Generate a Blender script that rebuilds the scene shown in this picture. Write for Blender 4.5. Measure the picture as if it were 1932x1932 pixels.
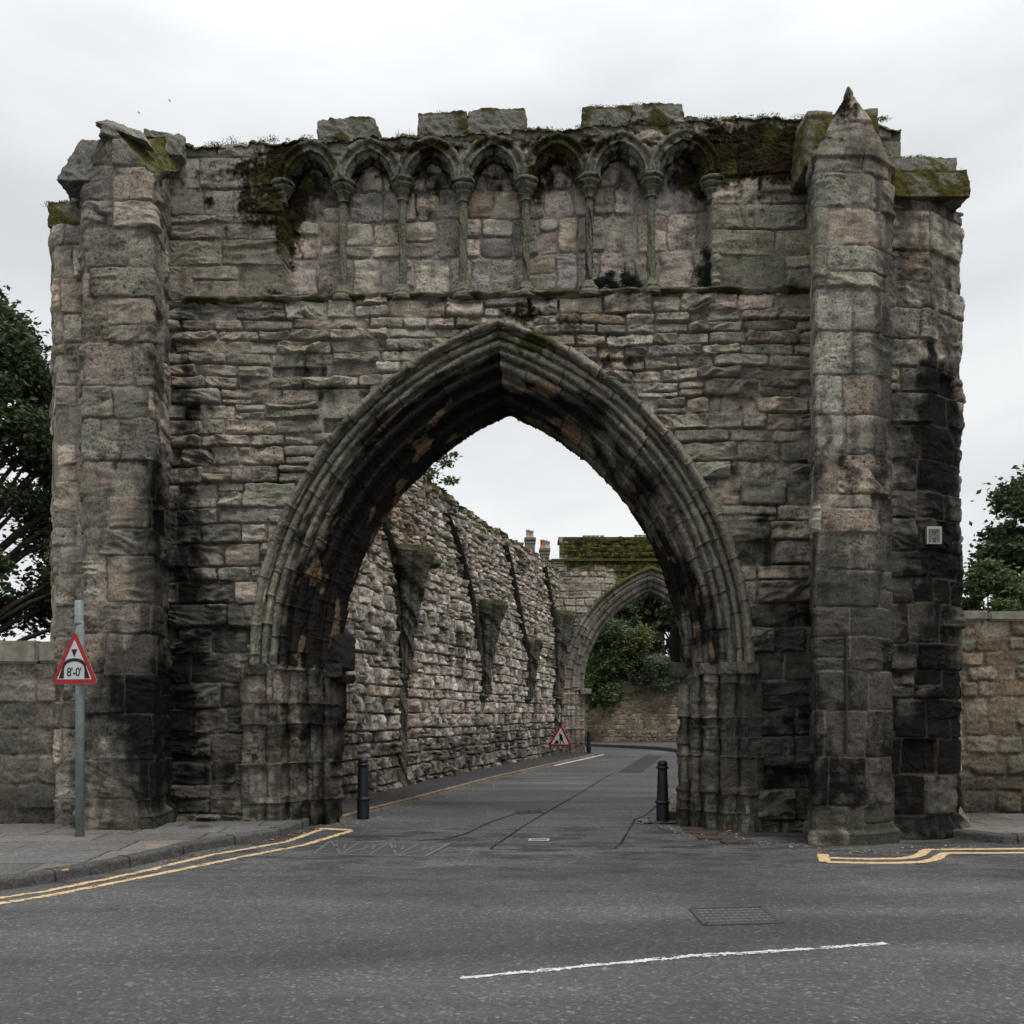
import bpy, bmesh, math, random
import numpy as np
from mathutils import Vector, Matrix
for o in list(bpy.data.objects): bpy.data.objects.remove(o)
scene = bpy.context.scene
COL = scene.collection
# ------------------------------------------------------------------ camera
FPX, CX, HY, IMG, EYE = 1700.0, 966.0, 1346.0, 1932.0, 1.71
cam = bpy.data.cameras.new('camera'); camo = bpy.data.objects.new('camera', cam); COL.objects.link(camo)
cam.sensor_fit = 'HORIZONTAL'; cam.sensor_width = 36; cam.lens = 36 * FPX / IMG
cam.shift_x = 0.0; cam.shift_y = (HY - IMG / 2) / IMG
cam.clip_start = 0.1; cam.clip_end = 3000
camo.location = (0, 0, EYE); camo.rotation_euler = (math.radians(90), 0, 0)
scene.camera = camo
# ------------------------------------------------------------------ view + world + sun
scene.view_settings.view_transform = 'Standard'; scene.view_settings.look = 'None'
scene.view_settings.exposure = 0.12; scene.view_settings.gamma = 1.0
SUN_EL, SUN_ROT = math.radians(59), math.radians(141)
world = bpy.data.worlds.new("World"); scene.world = world; world.use_nodes = True
nt = world.node_tree; nt.nodes.clear()
def N(t, typ, **kw):
    n = t.nodes.new(typ)
    for k, v in kw.items(): setattr(n, k, v)
    return n
wo = N(nt, 'ShaderNodeOutputWorld'); bg = N(nt, 'ShaderNodeBackground'); bg.inputs[1].default_value = 0.1
sky = N(nt, 'ShaderNodeTexSky', sky_type='NISHITA', sun_disc=False); sky.sun_elevation = SUN_EL; sky.sun_rotation = SUN_ROT
sky.air_density = 1.0; sky.dust_density = 3.0
tc = N(nt, 'ShaderNodeTexCoord'); sep = N(nt, 'ShaderNodeSeparateXYZ'); nt.links.new(tc.outputs['Generated'], sep.inputs[0])
mp = N(nt, 'ShaderNodeMapping'); mp.inputs['Scale'].default_value = (1.2, 1.2, 4.0); nt.links.new(tc.outputs['Generated'], mp.inputs[0])
nz = N(nt, 'ShaderNodeTexNoise'); nz.inputs['Scale'].default_value = 2.1; nz.inputs['Detail'].default_value = 6; nz.inputs['Roughness'].default_value = 0.5
nt.links.new(mp.outputs[0], nz.inputs[0])
# overcast layer: brightness rises towards the zenith, soft cloud structure on top
zr = N(nt, 'ShaderNodeMapRange'); zr.inputs['From Min'].default_value = 0.5; zr.inputs['From Max'].default_value = 1.0
zr.inputs['To Min'].default_value = 9.5; zr.inputs['To Max'].default_value = 22.0; nt.links.new(sep.outputs[2], zr.inputs[0])
gr = N(nt, 'ShaderNodeValToRGB'); els = gr.color_ramp.elements
els[0].position = 0.0; els[0].color = (0.985, 0.985, 0.985, 1); els[1].position = 1.0; els[1].color = (1.0, 1.0, 1.0, 1)
e = els.new(0.28); e.color = (0.91, 0.92, 0.925, 1)
e = els.new(0.52); e.color = (0.85, 0.865, 0.875, 1)
nt.links.new(sep.outputs[2], gr.inputs[0])
cr = N(nt, 'ShaderNodeValToRGB'); c = cr.color_ramp.elements
c[0].position = 0.36; c[0].color = (0.79, 0.81, 0.83, 1); c[1].position = 0.62; c[1].color = (0.99, 1.0, 1.0, 1)
nt.links.new(nz.outputs[0], cr.inputs[0])
m1 = N(nt, 'ShaderNodeMix', data_type='RGBA', blend_type='MULTIPLY'); m1.inputs[0].default_value = 1
nt.links.new(cr.outputs[0], m1.inputs[6]); nt.links.new(gr.outputs[0], m1.inputs[7])
vm = N(nt, 'ShaderNodeVectorMath', operation='SCALE'); nt.links.new(m1.outputs[2], vm.inputs[0]); nt.links.new(zr.outputs[0], vm.inputs['Scale'])
m2 = N(nt, 'ShaderNodeMix', data_type='RGBA'); m2.inputs[0].default_value = 0.94
nt.links.new(sky.outputs[0], m2.inputs[6]); nt.links.new(vm.outputs[0], m2.inputs[7])
nt.links.new(m2.outputs[2], bg.inputs[0]); nt.links.new(bg.outputs[0], wo.inputs[0])
sl = bpy.data.lights.new('sun', 'SUN'); so = bpy.data.objects.new('sun', sl); COL.objects.link(so)
sl.energy = 1.4; sl.angle = math.radians(14); sl.color = (1.0, 0.97, 0.93)
so.rotation_euler = Vector((-0.6, 0.75, -1.6)).to_track_quat('-Z', 'Y').to_euler()
# ------------------------------------------------------------------ noise helpers
_rng = np.random.RandomState(7)
_perm = _rng.permutation(1024).astype(np.int64); _perm = np.concatenate([_perm, _perm, _perm[:8]])
_ga = _rng.rand(1024) * 2 * np.pi; _gx = np.cos(_ga); _gy = np.sin(_ga)
def pn(x, y, seed=0):
    x = np.asarray(x, dtype=np.float64) + seed * 17.31; y = np.asarray(y, dtype=np.float64) + seed * 9.77
    xi = np.floor(x).astype(np.int64); yi = np.floor(y).astype(np.int64); xf = x - xi; yf = y - yi
    xi &= 1023; yi &= 1023; x1 = (xi + 1) & 1023; y1 = (yi + 1) & 1023
    u = xf * xf * xf * (xf * (xf * 6 - 15) + 10); v = yf * yf * yf * (yf * (yf * 6 - 15) + 10)
    def g(a, b, dx, dy):
        h = _perm[_perm[a] + b] ; return _gx[h] * dx + _gy[h] * dy
    n00 = g(xi, yi, xf, yf); n10 = g(x1, yi, xf - 1, yf); n01 = g(xi, y1, xf, yf - 1); n11 = g(x1, y1, xf - 1, yf - 1)
    a = n00 + u * (n10 - n00); b = n01 + u * (n11 - n01)
    return (a + v * (b - a)) * 1.5
def fbm(x, y, o=4, seed=0, r=0.5):
    s = 0; a = 1.0; t = 0
    for i in range(o):
        s = s + a * pn(x * 2 ** i, y * 2 ** i, seed + i * 3 + 1); t += a; a *= r
    return s / t
def ridge(x, y, o=3, seed=0):
    s = 0; a = 1.0; t = 0
    for i in range(o):
        s = s + a * (1 - 2 * np.abs(pn(x * 2 ** i, y * 2 ** i, seed + i * 5 + 2))); t += a; a *= 0.5
    return s / t
def sst(a, b, x): t = np.clip((x - a) / (b - a), 0, 1); return t * t * (3 - 2 * t)
def mixc(A, B, t): return A + (np.asarray(B) - A) * np.asarray(t)[..., None]
def rnd(i, k):   # per-id random 0..1
    h = (np.asarray(i, dtype=np.int64) * 7919 + k * 104729) & 0x7fffffff
    h = (h ^ (h >> 13)) * 1274126177 & 0x7fffffff; h = (h ^ (h >> 16)) * 2246822 & 0x7fffffff
    h = (h ^ (h >> 11))
    return (h % 10007) / 10007.0
# ------------------------------------------------------------------ masonry pattern
def edges(lo, hi, a, b, rs):
    e = [lo]
    while e[-1] < hi: e.append(e[-1] + rs.uniform(a, b))
    return np.array(e)
def masonry(U, V, seed, courses, sw, warp=0.03, rr=0.05, split=0.12, wf=0.6):
    rs = np.random.RandomState(seed)
    Vw = V + warp * fbm(U * wf, V * wf, 2, seed) + 0.012 * pn(U * 5, V * 5, seed + 4)
    Uw = U + warp * 0.8 * fbm(U * 1.7, V * 1.7, 2, seed + 9) + 0.012 * pn(U * 6, V * 6, seed + 5)
    k = np.clip(np.searchsorted(courses, Vw, side='right') - 1, 0, len(courses) - 2)
    ids = np.zeros(U.shape, dtype=np.int64); du = np.zeros(U.shape); dv = np.zeros(U.shape); cu = np.zeros(U.shape); cv = np.zeros(U.shape)
    ulo, uhi = Uw.min() - 1, Uw.max() + 1
    for c in range(len(courses) - 1):
        m = k == c
        hgt = courses[c + 1] - courses[c]
        wmin, wmax = (sw(courses[c]) if callable(sw) else sw)
        es = edges(ulo - rs.uniform(0, 1), uhi, wmin * 1.0, wmax, rs)
        if not m.any(): continue
        uu = Uw[m]; j = np.clip(np.searchsorted(es, uu, side='right') - 1, 0, len(es) - 2)
        l = es[j]; r_ = es[j + 1]; sid = c * 997 + j + seed * 131071
        b0 = np.full(uu.shape, courses[c]); b1 = np.full(uu.shape, courses[c + 1]); vv = Vw[m]
        sp = (rnd(sid, 91) < split) & (hgt > 0.2); cut = courses[c] + hgt * (0.35 + 0.3 * rnd(sid, 92)); up = sp & (vv > cut)
        b0 = np.where(up, cut, b0); b1 = np.where(sp & ~up, cut, b1); sid = sid + up * 500009
        du[m] = np.minimum(uu - l, r_ - uu); dv[m] = np.minimum(vv - b0, b1 - vv)
        cu[m] = (uu - l) / (r_ - l) * 2 - 1; cv[m] = (vv - b0) / (b1 - b0) * 2 - 1; ids[m] = sid
    a = np.maximum(rr - du, 0); b = np.maximum(rr - dv, 0); e = rr - np.sqrt(a * a + b * b)
    return ids, e, cu, cv
PAL = 1.22 * np.array([(.25, .225, .185), (.265, .235, .19), (.215, .205, .165), (.30, .25, .195), (.255, .215, .18), (.195, .18, .155), (.28, .26, .22), (.36, .305, .25), (.285, .24, .195)])
def stonework(U, V, seed, courses, sw, off=.02, strata=.02, mort=.012, mdepth=.018, warp=.03, rr=.045, split=.12, holes=.02, mortar=(.27, .235, .205),
              pal=PAL, bright=1.0, tilt=.012, ragged=.006, holed=.09):
    ids, e, cu, cv = masonry(U, V, seed, courses, sw, warp, rr, split)
    jit = ragged * fbm(U * 14, V * 14, 2, seed + 30)
    m = sst(mort * .6, mort * .6 + .013, e + jit)
    o = (rnd(ids, 1) - .45) * 2 * off
    big = rnd(ids, 6)
    ang = (rnd(ids, 2) - .5) * .7 * np.where(big > .9, 3.5, 1)
    a_ = np.cos(ang); b_ = np.sin(ang); ru = U * a_ + V * b_; rv = -U * b_ + V * a_
    wob = .35 * pn(ru * 2.2, rv * 3.0, seed + 40)
    off_id = rnd(ids, 3) * 40
    st = ridge(ru * 1.5 + off_id, (rv + wob * .30) * 5.0 + off_id, 3, seed + 41)
    amp = strata * np.clip(rnd(ids, 4) ** 1.6 * 1.9, 0.06, 2) * np.clip(1 + 1.5 * pn(U * 3 + off_id, V * 3, seed + 45), .15, 2)
    pit = fbm(U * 9, V * 9, 3, seed + 50); pock = np.clip(fbm(U * 26 + off_id, V * 26, 2, seed + 51) - .22, 0, 1)
    chunk = fbm(U * 2.2 + off_id, V * 5 + off_id, 3, seed + 46)
    hs = o + cu * tilt * (rnd(ids, 7) - .5) * 2 + cv * tilt * (rnd(ids, 8) - .55) * 2 + amp * st + .010 * pit - .05 * pock * (rnd(ids, 9) > .5) + off * 1.1 * chunk
    hs = hs - .012 * (np.abs(cu) ** 4 + np.abs(cv) ** 4)
    hole = rnd(ids, 5) < holes
    hs = np.where(hole, -holed + .03 * pit, hs)
    depth = mdepth * (.35 + 3.0 * np.clip(fbm(U * 1.1, V * 2.2, 3, seed + 60) + .22, 0, 1) + 1.0 * np.clip(fbm(U * .4, V * .4, 2, seed + 62), 0, 1))
    hm = -depth + .006 * fbm(U * 20, V * 20, 2, seed + 61)
    h = np.maximum(hm + (hs - hm) * m, np.where(hole, -1, hm - .02 * (1 - m)))
    # colours: the stone's own, mortar between, crevice shade put in strata hollows
    pc = pal[(rnd(ids, 11) * len(pal)).astype(int) % len(pal)] * (0.66 + .66 * rnd(ids, 12))[..., None]
    v = 1 + .16 * fbm(U * 6 + off_id, V * 14, 3, seed + 70) + .20 * pit
    v2 = fbm(U * 1.1, V * 1.1, 3, seed + 71)
    pc = pc * v[..., None]
    pc = mixc(pc, (.19, .18, .135), np.clip(v2 * 1.6 - .15, 0, .4))
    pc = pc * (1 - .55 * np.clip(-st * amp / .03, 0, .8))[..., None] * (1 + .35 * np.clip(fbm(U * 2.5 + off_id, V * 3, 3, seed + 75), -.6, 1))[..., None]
    warmr = np.clip(rnd(ids, 13) - .93, 0, 1) * 10
    pc = mixc(pc, (.26, .165, .075), np.clip(warmr * (.5 + fbm(U * 5, V * 5, 2, seed + 72)), 0, .7))
    mc = np.array(mortar) * (1 + .25 * fbm(U * 25, V * 25, 2, seed + 73))[..., None]
    c = mixc(mc, pc, m) * bright
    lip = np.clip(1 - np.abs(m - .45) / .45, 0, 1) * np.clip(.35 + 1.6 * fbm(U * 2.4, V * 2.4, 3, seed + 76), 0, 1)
    dirt_shade = np.clip(lip * .8 + m * sst(.15, -.55, st) * np.clip(amp / .035, 0, 1) * .85 + m * sst(-.1, -.45, chunk) * .5 + pock * 1.6 * (rnd(ids, 9) > .5), 0, .88)
    c = mixc(c, (.038, .035, .031), dirt_shade)  # crevice shade painted in along with dirt at edges, hollows and pits
    return h, c, m, ids
# ------------------------------------------------------------------ mesh helpers
def mesh_from_arrays(name, co, quads, col=None, smooth=True):
    me = bpy.data.meshes.new(name); nv = len(co); nf = len(quads); k = quads.shape[1]
    me.vertices.add(nv); me.vertices.foreach_set('co', np.ascontiguousarray(co, dtype=np.float32).ravel())
    me.loops.add(nf * k); me.loops.foreach_set('vertex_index', np.ascontiguousarray(quads, dtype=np.int32).ravel())
    me.polygons.add(nf); me.polygons.foreach_set('loop_start', np.arange(nf, dtype=np.int32) * k)
    me.polygons.foreach_set('loop_total', np.full(nf, k, dtype=np.int32))
    me.polygons.foreach_set('use_smooth', np.full(nf, smooth, dtype=bool))
    me.update(calc_edges=True)
    if col is not None:
        at = me.color_attributes.new('Col', 'FLOAT_COLOR', 'POINT')
        c4 = np.ones((nv, 4), dtype=np.float32); c4[:, :col.shape[1]] = col; at.data.foreach_set('color', c4.ravel())
    return me
def link(me, name, mat, parent=None, loc=None):
    o = bpy.data.objects.new(name, me); COL.objects.link(o)
    if mat is not None: me.materials.append(mat)
    if parent is not None: o.parent = parent; o.matrix_parent_inverse = Matrix.Translation(-Vector(parent.location))
    return o
def surf(name, P, h, col, mat, parent=None, keep=None, normal=None, flip=False):
    P = np.asarray(P, dtype=np.float64); n, m = P.shape[:2]
    if normal is None:
        a = np.gradient(P, axis=0); b = np.gradient(P, axis=1); Nn = np.cross(a, b); Nn /= np.linalg.norm(Nn, axis=2, keepdims=True) + 1e-12
        if flip: Nn = -Nn
    else: Nn = np.asarray(normal, dtype=np.float64)
    Q = P + Nn * np.asarray(h)[..., None]
    idx = np.arange(n * m).reshape(n, m)
    q = np.stack([idx[:-1, :-1], idx[1:, :-1], idx[1:, 1:], idx[:-1, 1:]], axis=-1).reshape(-1, 4)
    if flip: q = q[:, ::-1]
    if keep is not None: q = q[keep.reshape(-1)]
    used = np.zeros(n * m, bool); used[q.ravel()] = True; new = np.cumsum(used) - 1
    me = mesh_from_arrays(name, Q.reshape(-1, 3)[used], new[q], np.clip(col.reshape(n * m, -1)[used], 0, 1))
    return link(me, name, mat, parent)
def tag(o, label=None, cat=None, group=None, kind=None):
    if label: o['label'] = label
    if cat: o['category'] = cat
    if group: o['group'] = group
    if kind: o['kind'] = kind
    return o
def thing(name, loc, label, cat, group=None):
    o = bpy.data.objects.new(name, None); COL.objects.link(o); o.location = loc
    return tag(o, label, cat, group)
def bm_obj(name, bm, mat, parent=None, smooth=False):
    me = bpy.data.meshes.new(name); bmesh.ops.recalc_face_normals(bm, faces=bm.faces); bm.to_mesh(me); bm.free()
    for p in me.polygons: p.use_smooth = smooth
    return link(me, name, mat, parent)
def add_box(bm, c, s, rotz=0.0):
    M = Matrix.Translation(c) @ Matrix.Rotation(rotz, 4, 'Z') @ Matrix.Diagonal((s[0], s[1], s[2], 1))
    return bmesh.ops.create_cube(bm, size=1.0, matrix=M)['verts']
def add_lathe(bm, c, prof, seg=20):
    rings = []
    for r, z in prof: rings.append([bm.verts.new((c[0] + r * math.cos(2 * math.pi * i / seg), c[1] + r * math.sin(2 * math.pi * i / seg), c[2] + z)) for i in range(seg)])
    for a, b in zip(rings, rings[1:]):
        for i in range(seg): bm.faces.new((a[i], a[(i + 1) % seg], b[(i + 1) % seg], b[i]))
    bm.faces.new(rings[0][::-1]); bm.faces.new(rings[-1])
def add_tube(bm, pts, rad, seg=8):
    rings = []; n = len(pts)
    for i, p in enumerate(pts):
        d = (Vector(pts[min(i + 1, n - 1)]) - Vector(pts[max(i - 1, 0)])).normalized()
        up = Vector((0, 0, 1)) if abs(d.z) < .9 else Vector((1, 0, 0))
        a = d.cross(up).normalized(); b = d.cross(a).normalized(); r = rad[i] if hasattr(rad, '__len__') else rad
        rings.append([bm.verts.new(Vector(p) + a * r * math.cos(2 * math.pi * k / seg) + b * r * math.sin(2 * math.pi * k / seg)) for k in range(seg)])
    for a, b in zip(rings, rings[1:]):
        for i in range(seg): bm.faces.new((a[i], a[(i + 1) % seg], b[(i + 1) % seg], b[i]))
    bm.faces.new(rings[0][::-1]); bm.faces.new(rings[-1])
# ------------------------------------------------------------------ materials
def mat_new(name):
    m = bpy.data.materials.new(name); m.use_nodes = True; t = m.node_tree; t.nodes.clear()
    out = N(t, 'ShaderNodeOutputMaterial'); b = N(t, 'ShaderNodeBsdfPrincipled'); t.links.new(b.outputs[0], out.inputs[0])
    b.inputs['Roughness'].default_value = .9; b.inputs['Specular IOR Level'].default_value = .2
    return m, t, b
def noise_node(t, scale, detail=4, rough=.6, vec=None):
    n = N(t, 'ShaderNodeTexNoise'); n.inputs['Scale'].default_value = scale; n.inputs['Detail'].default_value = detail; n.inputs['Roughness'].default_value = rough
    if vec is not None: t.links.new(vec, n.inputs['Vector'])
    return n
def rng_node(t, src, a, b, c, d):
    r = N(t, 'ShaderNodeMapRange'); t.links.new(src, r.inputs[0])
    for i, v in zip((1, 2, 3, 4), (a, b, c, d)): r.inputs[i].default_value = v
    return r
def stone_mat(name, bump=.85, sc=1.0):
    m, t, b = mat_new(name); g = N(t, 'ShaderNodeNewGeometry'); at = N(t, 'ShaderNodeAttribute', attribute_name='Col'); b.inputs['Specular IOR Level'].default_value = .04; b.inputs['Roughness'].default_value = 1.0
    n1 = noise_node(t, 38 * sc, 6, .7, g.outputs['Position']); r = rng_node(t, n1.outputs[0], .3, .7, .50, 1.52)
    n2 = noise_node(t, 150 * sc, 2, .6, g.outputs['Position']); r2 = rng_node(t, n2.outputs[0], .35, .65, .84, 1.16)
    mu = N(t, 'ShaderNodeMath', operation='MULTIPLY'); t.links.new(r.outputs[0], mu.inputs[0]); t.links.new(r2.outputs[0], mu.inputs[1])
    vs = N(t, 'ShaderNodeVectorMath', operation='SCALE'); t.links.new(at.outputs['Color'], vs.inputs[0]); t.links.new(mu.outputs[0], vs.inputs['Scale'])
    t.links.new(vs.outputs[0], b.inputs['Base Color'])
    mu2 = N(t, 'ShaderNodeMath', operation='ADD'); t.links.new(n1.outputs[0], mu2.inputs[0])
    mu3 = N(t, 'ShaderNodeMath', operation='MULTIPLY'); t.links.new(n2.outputs[0], mu3.inputs[0]); mu3.inputs[1].default_value = .35; t.links.new(mu3.outputs[0], mu2.inputs[1])
    bp = N(t, 'ShaderNodeBump'); bp.inputs['Strength'].default_value = bump; bp.inputs['Distance'].default_value = .025 / sc; t.links.new(mu2.outputs[0], bp.inputs['Height'])
    t.links.new(bp.outputs[0], b.inputs['Normal'])
    return m
STONE = stone_mat('weathered_sandstone'); STONEF = stone_mat('far_sandstone', .6, .5)
def plain(name, col, rough=.6, spec=.3, var=.15, scale=20, bump=.1):
    m, t, b = mat_new(name); g = N(t, 'ShaderNodeNewGeometry'); n = noise_node(t, scale, 5, .6, g.outputs['Position'])
    r = rng_node(t, n.outputs[0], .3, .7, 1 - var, 1 + var)
    vs = N(t, 'ShaderNodeVectorMath', operation='SCALE'); vs.inputs[0].default_value = col; t.links.new(r.outputs[0], vs.inputs['Scale']); t.links.new(vs.outputs[0], b.inputs['Base Color'])
    b.inputs['Roughness'].default_value = rough; b.inputs['Specular IOR Level'].default_value = spec
    bp = N(t, 'ShaderNodeBump'); bp.inputs['Strength'].default_value = bump; bp.inputs['Distance'].default_value = .01; t.links.new(n.outputs[0], bp.inputs['Height']); t.links.new(bp.outputs[0], b.inputs['Normal'])
    return m
def leaf_mat(name):
    m, t, b = mat_new(name); at = N(t, 'ShaderNodeAttribute', attribute_name='Col'); t.links.new(at.outputs['Color'], b.inputs['Base Color'])
    b.inputs['Roughness'].default_value = .55; b.inputs['Specular IOR Level'].default_value = .35
    tr = N(t, 'ShaderNodeBsdfTranslucent'); t.links.new(at.outputs['Color'], tr.inputs[0]); mx = N(t, 'ShaderNodeMixShader'); mx.inputs[0].default_value = .3
    out = [n for n in t.nodes if n.type == 'OUTPUT_MATERIAL'][0]; t.links.new(b.outputs[0], mx.inputs[1]); t.links.new(tr.outputs[0], mx.inputs[2]); t.links.new(mx.outputs[0], out.inputs[0])
    return m
LEAF = leaf_mat('leaf_green'); BARK = plain('bark', (.06, .05, .04), .9, .1, .3, 15, .5)
# ------------------------------------------------------------------ pixel <-> place conversions
def G(px, py, z=0.0):
    d = FPX * (EYE - z) / (py - HY); return np.array([(px - CX) * d / FPX, d, z])
def atd(px, py, d): return np.array([(px - CX) * d / FPX, d, EYE - (py - HY) * d / FPX])
AL = math.radians(2.67); O0 = np.array([0, 13.2, 0.0]); UD = np.array([math.cos(AL), -math.sin(AL), 0]); ND = np.array([-math.sin(AL), -math.cos(AL), 0]); ZD = np.array([0, 0, 1.0])
def uv(px, py, w=0.0):
    r = np.array([(px - CX) / FPX, 1, -(py - HY) / FPX]); o = O0 + w * ND
    d = np.dot(o - np.array([0, 0, 0]), ND) / np.dot(r, ND); p = r * d
    return float(np.dot(p - O0, UD)), float(p[2] + EYE)
def W(u, v, w=0.0):
    u = np.asarray(u, float); v = np.asarray(v, float); w = np.asarray(w, float) + 0 * u
    return O0 + u[..., None] * UD + w[..., None] * ND + (v + 0 * u)[..., None] * ZD
# ------------------------------------------------------------------ weathering (black crust, moss, algae) as stains with a place of their own, plus painted recess shade, in X,Z of the building
def X13(px): return (px - CX) * 13.0 / FPX
def Z13(py): return EYE - (py - HY) * 13.0 / FPX
SOOT_SHADE = [(1745, 950, 70, 330, .55), (1745, 1350, 75, 280, .45), (320, 1000, 22, 330, .5), (240, 1330, 80, 100, .3), (335, 1150, 35, 400, .75), (300, 1330, 70, 130, .55), (240, 1350, 120, 130, .50), (400, 1250, 60, 200, .30), (575, 1420, 55, 150, .6), (620, 1100, 60, 220, .30), (340, 1450, 70, 110, .45),
        (420, 1420, 90, 120, .3), (1490, 1400, 90, 160, .60), (1500, 1000, 60, 250, .28), (1400, 1300, 160, 60, .15), (1620, 1350, 90, 200, .48), (1610, 1000, 70, 130, .22), (1650, 800, 30, 220, .25),
        (1745, 1200, 75, 420, 1.05), (1720, 760, 40, 100, .7), (1745, 1450, 85, 120, .6), (1480, 1450, 60, 60, .6), (250, 480, 50, 60, .25), (240, 640, 70, 40, .2), (1300, 330, 60, 25, .3), (1180, 340, 50, 25, .3), (930, 350, 40, 25, .3),
        (1590, 420, 60, 40, .2), (180, 1000, 40, 60, .1), (600, 1560, 60, 50, .3), (1660, 540, 20, 90, .35)]
MOSS = [(1440, 262, 110, 40, .9), (1480, 320, 60, 30, .7), (1345, 300, 40, 60, .6), (920, 300, 40, 18, .5), (1010, 320, 26, 40, .75), (700, 290, 26, 14, .5), (500, 300, 50, 60, .6), (545, 300, 26, 50, .7), (820, 262, 60, 10, .5), (470, 360, 60, 55, .75), (530, 330, 26, 110, .9), (520, 540, 40, 18, .8), (520, 440, 26, 60, .5), (440, 290, 110, 22, .55), (1420, 290, 130, 45, .85), (1330, 320, 55, 30, .7), (1060, 290, 40, 40, .6), (990, 580, 50, 22, .85), (1080, 600, 40, 20, .5),
        (1100, 265, 90, 22, .7), (760, 258, 60, 14, .6), (950, 245, 90, 14, .5), (1440, 380, 60, 25, .35), (120, 400, 50, 22, 1.0), (1740, 340, 60, 30, 1.0), (1190, 215, 110, 25, .7), (1130, 670, 60, 18, .55), (900, 262, 300, 8, .5), (750, 640, 60, 14, .35), (380, 350, 14, 14, .7)]
ALGAE = [(1400, 460, 110, 90, .8), (450, 460, 110, 70, .5), (700, 640, 180, 40, .45), (420, 700, 80, 60, .2), (1380, 1100, 60, 260, .6), (540, 900, 90, 260, .45), (1150, 850, 160, 180, .5), (860, 480, 300, 120, .12), (490, 1450, 40, 90, .5), (230, 1500, 70, 50, .5), (1450, 1540, 200, 40, .4), (1740, 1590, 120, 20, .8), (130, 700, 40, 300, .35), (1350, 650, 120, 50, .4)]
GRIME_SHADE = [(1612, 620, 70, 330, .5), (1610, 420, 60, 60, .3), (1745, 1000, 90, 420, .9), (1600, 1350, 160, 330, .5), (270, 1380, 170, 220, .5), (310, 1150, 40, 330, .8), (1480, 1400, 130, 260, .5), (400, 1350, 130, 300, .3), (1700, 500, 120, 120, .25), (1620, 1340, 95, 280, .95), (1480, 1330, 110, 210, .85), (1745, 1250, 100, 520, 1.1), (250, 1380, 130, 190, .85), (335, 950, 32, 520, .8), (575, 1420, 90, 170, .55), (1390, 1430, 70, 140, .35), (420, 1430, 90, 190, .55), (1620, 820, 60, 300, .35),
         (230, 700, 80, 300, .22), (380, 1150, 60, 200, .4), (1500, 1000, 60, 300, .35), (230, 330, 60, 80, .5), (1610, 250, 60, 70, .6), (1750, 430, 60, 60, .3)]
for _x in (585, 697, 812, 930, 1050, 1170, 1290): SOOT_SHADE.append((_x, 312, 30, 34, .75)); GRIME_SHADE.append((_x, 300, 70, 50, .4))  # deep shade in each arcade head painted with the soot and grime
def blobs(L, X, Z):
    s = 0
    for px, py, sx, sy, a in L:
        k = 13.0 / FPX; s = s + a * np.exp(-((X - X13(px)) / (sx * k)) ** 2 - ((Z - Z13(py)) / (sy * k)) ** 2)
    return s
def weather(P, c, h, seed=0, base=0.0, soot=True, m=None, ids=None):
    hl = np.clip(np.where(h < -.15, h + .24, h), -.05, .05)  # relief: paints ledge highlights and recess shade along with worn-clean crust
    X = P[..., 0] + .35 * P[..., 1]; X0 = P[..., 0]; Z = P[..., 2]
    n = fbm(X * 1.3, Z * .9, 4, 200 + seed); n2 = fbm(X * 7, Z * 5, 3, 210 + seed); streak = fbm(X * 5, Z * .5, 3, 220 + seed)
    al = np.clip((blobs(ALGAE, X0, Z) + n * .4 + n2 * .3) * 1.0 - .22, 0, .50)
    c = mixc(c, (.155, .155, .10), al)
    gr_ = np.clip(n2 * 1.3 + .1, 0, .3); c = mixc(c, (.10, .10, .09), gr_ * .5)
    gm = sst(.1, 1.1, blobs(GRIME_SHADE, X0, Z) + n * .8 + n2 * .45 + streak * .4 - hl * 6); c = mixc(c, (.046, .043, .038), gm * .88 * ((.55 + .45 * m) if m is not None else 1))
    ft = sst(.75, .05, Z + .35 * n) * .75 * np.clip(.7 + n2, 0, 1); c = mixc(c, (.05, .052, .036), ft)
    if soot:
        s = blobs(SOOT_SHADE, X0, Z) + base + n * .95 + n2 * .50 + streak * .35 - hl * 9 - .55 * np.clip(fbm(X * 2.6, Z * 4.2, 3, 225 + seed) - .12, 0, 1)
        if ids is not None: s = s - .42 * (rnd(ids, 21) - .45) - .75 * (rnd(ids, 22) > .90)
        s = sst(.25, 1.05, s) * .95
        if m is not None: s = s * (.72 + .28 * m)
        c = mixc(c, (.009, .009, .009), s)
    ms = blobs(MOSS, X0, Z) + n2 * .55 + n * .25
    ms = sst(.28, .78, ms + .45 * fbm(X * 16, Z * 16, 3, 245))
    mcol = mixc(np.broadcast_to(np.array([.024, .016, .009]), c.shape).copy(), (.050, .052, .017), sst(-.05, .45, fbm(X * 3.1, Z * 3.1, 3, 230 + seed)))
    mcol = mcol * (1 + .6 * fbm(X * 30, Z * 30, 2, 240))[..., None]
    c = mixc(c, mcol, ms); h = h + ms * (.012 + .022 * fbm(X * 22, Z * 22, 2, 241))
    return c, h
def grid(a0, a1, b0, b1, res):
    return np.meshgrid(np.linspace(a0, a1, max(2, int(abs(a1 - a0) / res) + 1)), np.linspace(b0, b1, max(2, int(abs(b1 - b0) / res) + 1)), indexing='ij')
# plan: surfaces standing on a plan polyline (world XY) from z0 to z1
def polyline(pts, res):
    pts = np.array(pts, float); seg = np.linalg.norm(np.diff(pts, axis=0), axis=1); cum = np.concatenate([[0], np.cumsum(seg)])
    s = np.linspace(0, cum[-1], int(cum[-1] / res) + 1)
    return s, np.stack([np.interp(s, cum, pts[:, k]) for k in range(pts.shape[1])], axis=1), cum
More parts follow.
